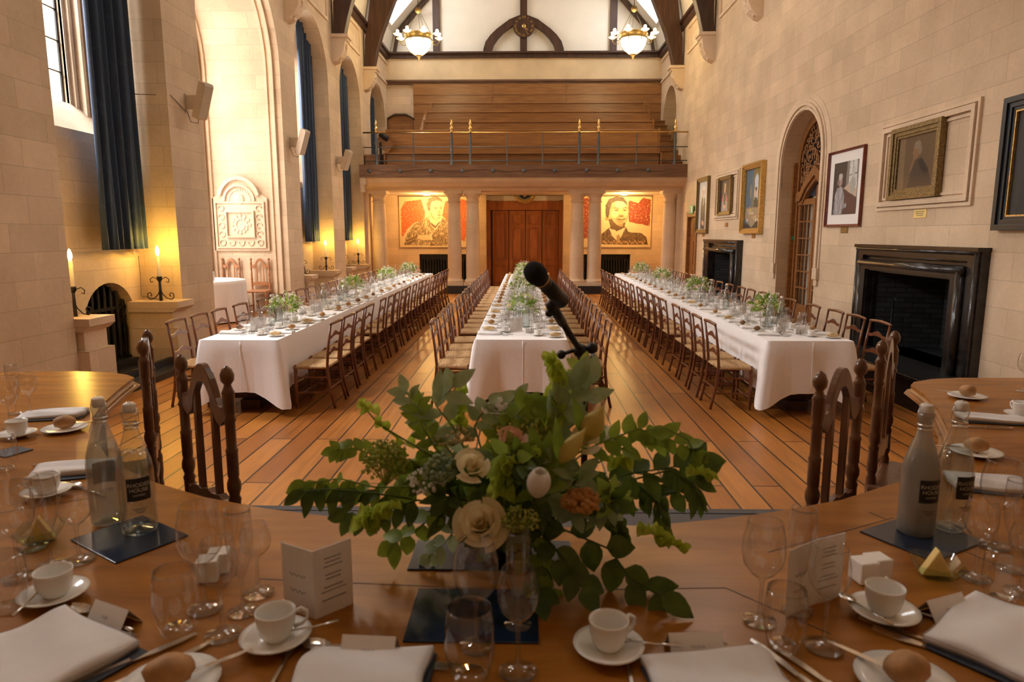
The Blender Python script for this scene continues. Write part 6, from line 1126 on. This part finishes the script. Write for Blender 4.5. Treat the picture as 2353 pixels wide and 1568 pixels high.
# trailing branches
B = [([(1290, 1215), (1400, 1262), (1450, 1330), (1520, 1368)], 'leaf_dark', .088, .056, .9), ([(1250, 1230), (1300, 1290), (1340, 1350)], 'leaf_dark', .075, .050, .9), ([(1200, 1230), (1225, 1320), (1240, 1370)], 'leaf_dark', .07, .05, .8), ([(1230, 1260), (1270, 1350), (1235, 1430)], 'leaf_mid', .06, .042, .8),
     ([(1330, 1120), (1440, 1090), (1540, 1075), (1600, 1062)], 'leaf_dark', .085, .050, 1.2), ([(1400, 1050), (1480, 1000), (1540, 1010), (1600, 1040)], 'leaf_mid', .060, .034, .8), ([(1330, 1040), (1400, 1010), (1470, 985), (1500, 1000)], 'leaf_mid', .060, .036, 1), ([(1400, 1130), (1490, 1140), (1560, 1130), (1610, 1090)], 'leaf_dark', .075, .045, 1.2),
     ([(1460, 1110), (1510, 1150), (1530, 1215)], 'leaf_dark', .07, .022, 1.3), ([(1540, 1080), (1590, 1110), (1605, 1150)], 'leaf_dark', .06, .018, 1), ([(1360, 1170), (1420, 1190), (1430, 1240)], 'leaf_dark', .05, .036, 1.3),
     ([(960, 1120), (860, 1120), (780, 1100), (705, 1110)], 'leaf_mid', .075, .040, 1.3), ([(900, 1140), (820, 1130), (750, 1125), (700, 1130)], 'leaf_dark', .080, .036, 1.2), ([(960, 1150), (900, 1170), (850, 1190), (800, 1180)], 'leaf_dark', .065, .042, 1.1), ([(950, 1060), (880, 1050), (810, 1030), (770, 1035)], 'leaf_mid', .045, .028, 1),
     ([(1000, 1180), (950, 1225), (905, 1250)], 'leaf_mid', .065, .044, 1), ([(1060, 1200), (1020, 1250), (990, 1275)], 'leaf_grey', .055, .034, 1), ([(1020, 1020), (960, 960), (935, 900)], 'leaf_grey', .050, .028, 1), ([(1040, 980), (1000, 930), (1040, 890)], 'leaf_grey', .075, .040, .8), ([(1000, 1030), (970, 980), (960, 930)], 'leaf_mid', .05, .03, 1),
     ([(1240, 1000), (1300, 940), (1320, 890)], 'leaf_grey', .088, .048, .9), ([(1260, 1020), (1340, 960), (1355, 885)], 'leaf_grey', .080, .046, .8), ([(1290, 960), (1330, 900), (1340, 850)], 'leaf_fresh', .050, .030, .8), ([(1090, 980), (1120, 930), (1190, 920)], 'leaf_grey', .055, .034, 1), ([(1150, 990), (1200, 940), (1230, 930)], 'leaf_mid', .05, .036, 1)]
for k, (pp, mt, L, W, n_) in enumerate(B):
    dy0 = rg.uniform(-.02, .05); tr_ = -.16 if 1280 < pp[-1][1] else 0
    P = [root.lerp(pt(*pp[0]), .3)] + [pt(x, y, dy0 + tr_ * (i / (len(pp) - 1))) for i, (x, y) in enumerate(pp)]
    sprig(P, mt, L * .86, W * .88, n_ * .95, (1.1 if 11 <= k <= 13 or k in (8, 9, 10) else .45) if ('dark' in mt or k == 11) else .15, k, {'leaf_grey': 'grey-green leafy branch', 'leaf_mid': 'mid-green leafy branch', 'leaf_dark': 'dark green trailing branch'}.get(mt), .8, .25)
# bells of Ireland and green clusters
def bells(pp, r_, n, dy=0):
    m = MB(); P = [pt(x, y, dy) for x, y in pp]; m.tube(P, .003, 5)
    for k in range(n):
        t = k / max(1, n - 1); d_ = t * (len(P) - 1) * .999; i = int(d_); c = P[i].lerp(P[i + 1], d_ - i); a = k * 2.4
        for q in range(2):
            an = a + q * PI; d = Vector((math.cos(an), math.sin(an) * .8 - .3, .35)).normalized(); rr = r_ * (1.1 - .5 * t); s_ = d.cross(Vector((0, 0, 1))).normalized(); u = s_.cross(d)
            m.grid(8, 3, lambda u_, v_: c + d * (rr * (.2 + .9 * v_)) + (s_ * math.cos(2 * PI * u_) + u * math.sin(2 * PI * u_)) * rr * (.15 + .75 * v_ ** .7) * (1 + .12 * math.sin(6 * PI * u_) * v_))
    mbl('bells_of_ireland', m, 'bell_green', 'spike of lime green bell flowers')
for pp, r_, n, dy in (([(1262, 1010), (1280, 930), (1285, 870), (1262, 820)], .022, 17, .0), ([(1235, 1020), (1245, 960), (1270, 900)], .022, 9, .03), ([(1050, 990), (1058, 930), (1062, 895)], .018, 9, .05), ([(930, 1020), (880, 980), (870, 970)], .017, 3, .05), ([(850, 945), (838, 935), (832, 928)], .016, 3, .05), ([(835, 1210), (870, 1185), (905, 1165)], .022, 9, -.06), ([(850, 1180), (860, 1195)], .02, 4, -.05), ([(1150, 1140), (1155, 1095), (1170, 1060)], .022, 9, -.10), ([(1200, 1090), (1210, 1060), (1230, 1040)], .020, 7, -.08), ([(1600, 1085), (1625, 1095), (1640, 1100)], .016, 5, .0), ([(1490, 1220), (1530, 1245), (1575, 1262)], .018, 8, -.05), ([(1425, 1070), (1440, 1060)], .02, 4, 0)): bells(pp, r_, n, dy)
m = MB(); stem(m, pt(1010, 1060), pt(870, 975, .05), .002, .0); stem(m, pt(870, 975, .05), pt(835, 935, .05), .0016, 0); mbl('flower_stem', m, 'stem_green')
m = MB(); m.tube([pt(1480, 990), pt(1530, 985), pt(1580, 1010), pt(1600, 1050)], .0012, 4); mbl('flower_stem', m, 'stem_green')
# blossoms
for px, py, r_, mt, fc, n, dy, lab in ((1105, 1203, .050, 'petal_cream', (-.1, -1, .75), 19, -.16, 'full cream rose facing the camera'), (1085, 1070, .036, 'petal_cream', (.2, -.7, .9), 16, -.12, 'cream rose half turned away'), (1178, 1010, .030, 'petal_peach', (.1, -.6, .9), 15, -.06, 'peach pink rose'), (1150, 940, .035, 'petal_white', (0, -.2, 1), 18, .03, 'white rose at the top'), (1345, 1010, .036, 'petal_cream', (.2, -.7, .6), 12, -.02, 'cream rose behind the lily buds'), (1400, 1000, .032, 'petal_white', (.4, -.2, 1), 9, .04, 'white open flower at the right')):
    o = rose(r_, mt, fa, pt(px, py, dy), fc, n, px); tag(o, lab); q = MB(); stem(q, root, pt(px, py, dy + .02), .002, 0); mbl('flower_stem', q, 'stem_green')
def tulip(px, py, r_, h, dy, mt, axis, lab, n=3):
    m = MB(); ax = Vector(axis).normalized(); q = Vector((0, 0, 1)).rotation_difference(ax).to_matrix().to_4x4()
    for L_ in range(2):
        for k in range(n):
            a = k * 2 * PI / n + L_ * PI / n
            m.grid(8, 10, lambda u, v: ((r_ * (1 - .06 * L_)) * math.cos(a + (u - .5) * 2.2 * (math.sin(PI * (.08 + .92 * (1 - v)) * .5) ** .5 + .05)) * math.sin(PI * (.10 + .78 * v)) ** .65, (r_ * (1 - .06 * L_)) * math.sin(a + (u - .5) * 2.2 * (math.sin(PI * (.08 + .92 * (1 - v)) * .5) ** .5 + .05)) * math.sin(PI * (.10 + .78 * v)) ** .65, h * (v - .5)))
    o = m.build('tulip' if 'tulip' in lab else 'lily_bud', mt, fa, None, 0, False); o.matrix_local = Matrix.Translation(pt(px, py, dy)) @ q; tag(o, lab)
tulip(1238, 1110, .025, .062, -.16, 'petal_white', (.12, -.35, 1), 'closed white tulip')
def bud(px1, py1, px2, py2, r_, dy, lab):
    a = pt(px1, py1, dy); b = pt(px2, py2, dy - .02); m = MB(); n = 10; pr = [0.25, .55, .8, .95, 1, .97, .85, .66, .42, .2, .04]; vs = []; t = (b - a).normalized(); s_ = t.cross(Vector((0, 1, 0))).normalized(); u = s_.cross(t)
    for i in range(n + 1):
        c = a.lerp(b, i / n)
        for k in range(18): an = 2 * PI * k / 18; rr = r_ * pr[i] * (1 + .07 * math.cos(3 * an)); vs.append(c + (s_ * math.cos(an) + u * math.sin(an)) * rr)
    m.add(vs, [(i * 18 + k, i * 18 + (k + 1) % 18, (i + 1) * 18 + (k + 1) % 18, (i + 1) * 18 + k) for i in range(n) for k in range(18)], True); mbl('lily_bud', m, 'bud_yellow', lab); q = MB(); stem(q, root, a, .003, 0); leaf(q, a, t + Vector((-.6, 0, -.2)), (0, -1, 0), .10, .025); mbl('flower_stem', q, 'leaf_mid')
bud(1345, 1010, 1388, 932, .025, -.05, 'upper large yellow-green lily bud'); bud(1288, 1062, 1347, 984, .019, -.10, 'lower slender yellow-green lily bud')
def puff(px, py, rx, rz_, mt, n, dy, s0, lab, seed):
    r_ = random.Random(seed); m = MB(); c = pt(px, py, dy)
    for k in range(n):
        a = r_.uniform(0, 2 * PI); e = math.asin(r_.uniform(-.5, 1)); d = Vector((math.cos(a) * math.cos(e), math.sin(a) * math.cos(e), math.sin(e))); p = c + Vector((d.x * rx, d.y * rx, d.z * rz_)) * r_.uniform(.7, 1); m.ball(p, s0 * r_.uniform(.7, 1.3), 5, 3)
        if k % 4 == 0: m.tube([c - Vector((0, 0, rz_)), p], .0007, 3)
    mbl('flower_cluster', m, mt, lab)
puff(885, 1065, .055, .055, 'umbel_green', 240, .0, .0042, 'lime green lace umbel at the left', 1); puff(1040, 1000, .055, .028, 'petal_cream', 150, .05, .005, 'cream lacy flower cluster', 2); puff(1335, 1152, .042, .022, 'petal_orange', 130, -.12, .007, 'orange-cream ruffled bloom low at the right', 3); puff(1195, 1196, .040, .028, 'umbel_green', 130, -.17, .0028, 'dark-centred umbel beside the full rose', 4)
puff(1225, 1000, .045, .045, 'umbel_green', 200, .0, .005, 'green guelder blossom in the middle', 5); puff(1160, 985, .05, .03, 'umbel_green', 140, .05, .005, 'green guelder blossom near the top', 6); puff(1245, 940, .03, .03, 'petal_cream', 80, .06, .005, 'small cream cluster at the top', 7); puff(980, 1110, .045, .03, 'petal_snow', 60, -.08, .004, 'tiny white berries at the left', 8); puff(1010, 1080, .04, .03, 'leaf_grey', 90, -.1, .006, 'grey-green seed heads', 9)
m = MB()
for px, py, tx, ty in ((1240, 1080, 1225, 1000), (1250, 1090, 1262, 1010), (1270, 1085, 1300, 1030)): leaf(m, pt(px, py, -.06), pt(tx, ty, -.06) - pt(px, py, -.06), (0, -1, .2), (pt(tx, ty) - pt(px, py)).length * 1.2, .036, 7, .05)
mbl('lily_leaf', m, 'leaf_mid')
for o in [o for o in COL.objects if o.name.split('.')[0] == 'leafy_branch']: pass
# ================================================================ SOURCES NEVER PLACED ARE DROPPED; LIGHT
for o in list(COL.objects):
    if 'used' in o: del o['used']
def area(name, loc, rot, sx, sy, power, col, spread=None):
    l = bpy.data.lights.new(name, 'AREA'); l.shape = 'RECTANGLE'; l.size = sx; l.size_y = sy; l.energy = power; l.color = col
    if spread: l.spread = spread
    o = bpy.data.objects.new(name, l); COL.objects.link(o); o.location = loc; o.rotation_euler = rot; return o
DAY = (1.0, .95, .92)
for i, (a, b_) in enumerate(REC):                                     # daylight outside each window, facing in (+x)
    up = b_ > 21; area('daylight', (-7.7, (a + b_) / 2, 8.0 if up else 7.5), (0, -PI / 2 + R(42), 0), 2.6, b_ - a, WIN * (.5 if up else (.60 if i == 0 else (.8 if i == 1 else 1.1))), DAY)
area('daylight', (-7.3, (BAY[0] + BAY[1]) / 2, 4.0), (0, -PI / 2 + R(8), 0), 5.6, 3.4, BAYP, DAY)
for sg in (-1, 1):
    for y, k_ in ((23.05, 1), (14.3, 1), (5.3, .08)):
        c = Vector((rc + sg * 3.9, y, 9.4)); area('skylight', c + Vector((sg * .6, 0, .5)), (0, R(42) * -sg * -1, 0), 1.2, 2.2, SKYL * k_, DAY)
def point(name, loc, p, col, r_=.05):
    l = bpy.data.lights.new(name, 'POINT'); l.energy = p; l.color = col; l.shadow_soft_size = r_; o = bpy.data.objects.new(name, l); COL.objects.link(o); o.location = loc; return o
for x, y, z in CD[:4] : point('candle_light', (x + .03, y - .03, z + .10), CANDLE, (1, .56, .07), .03)
for (x, y), s in CH: point('chandelier_light', (x, y, 7.35), CHP, (1, .74, .40), .35); point('chandelier_light', (x, y, 6.40), CHP * .5, (1, .74, .40), .3)
for y, px in ((22.0, 980), (22.0, 1434)): q = atY(px, 437, 22.0); point('soffit_light', (q.x, 22.0, 2.88), UND, (1, .60, .20), .08)
for x, y in ((-2.88, 12.6), (2.87, 12.6), (-2.5, 3.2), (2.5, 3.2)): point('chandelier_light', (x, y, 6.9), CHP * HALL, (1, .74, .42), .35)
w = bpy.data.worlds.new('sky'); SC.world = w; w.use_nodes = True; bg = w.node_tree.nodes['Background']; bg.inputs[0].default_value = (.93, .97, 1.0, 1); bg.inputs[1].default_value = SKYB
tag(MB().box(-11.5, -11.0, 2, 14, -1, 12).build('building', 'outer_stone'), 'tan stone building seen through the leaded window', 'building')
SC.view_settings.view_transform = 'Standard'; SC.view_settings.look = 'None'; SC.view_settings.exposure = EXPO; SC.view_settings.gamma = 1; SC.view_settings.use_curve_mapping = False
cy = SC.cycles; cy.max_bounces = 8; cy.diffuse_bounces = 5; cy.glossy_bounces = 4; cy.transmission_bounces = 4; cy.transparent_max_bounces = 40; cy.caustics_reflective = False; cy.caustics_refractive = False; cy.sample_clamp_indirect = 6; cy.use_denoising = True
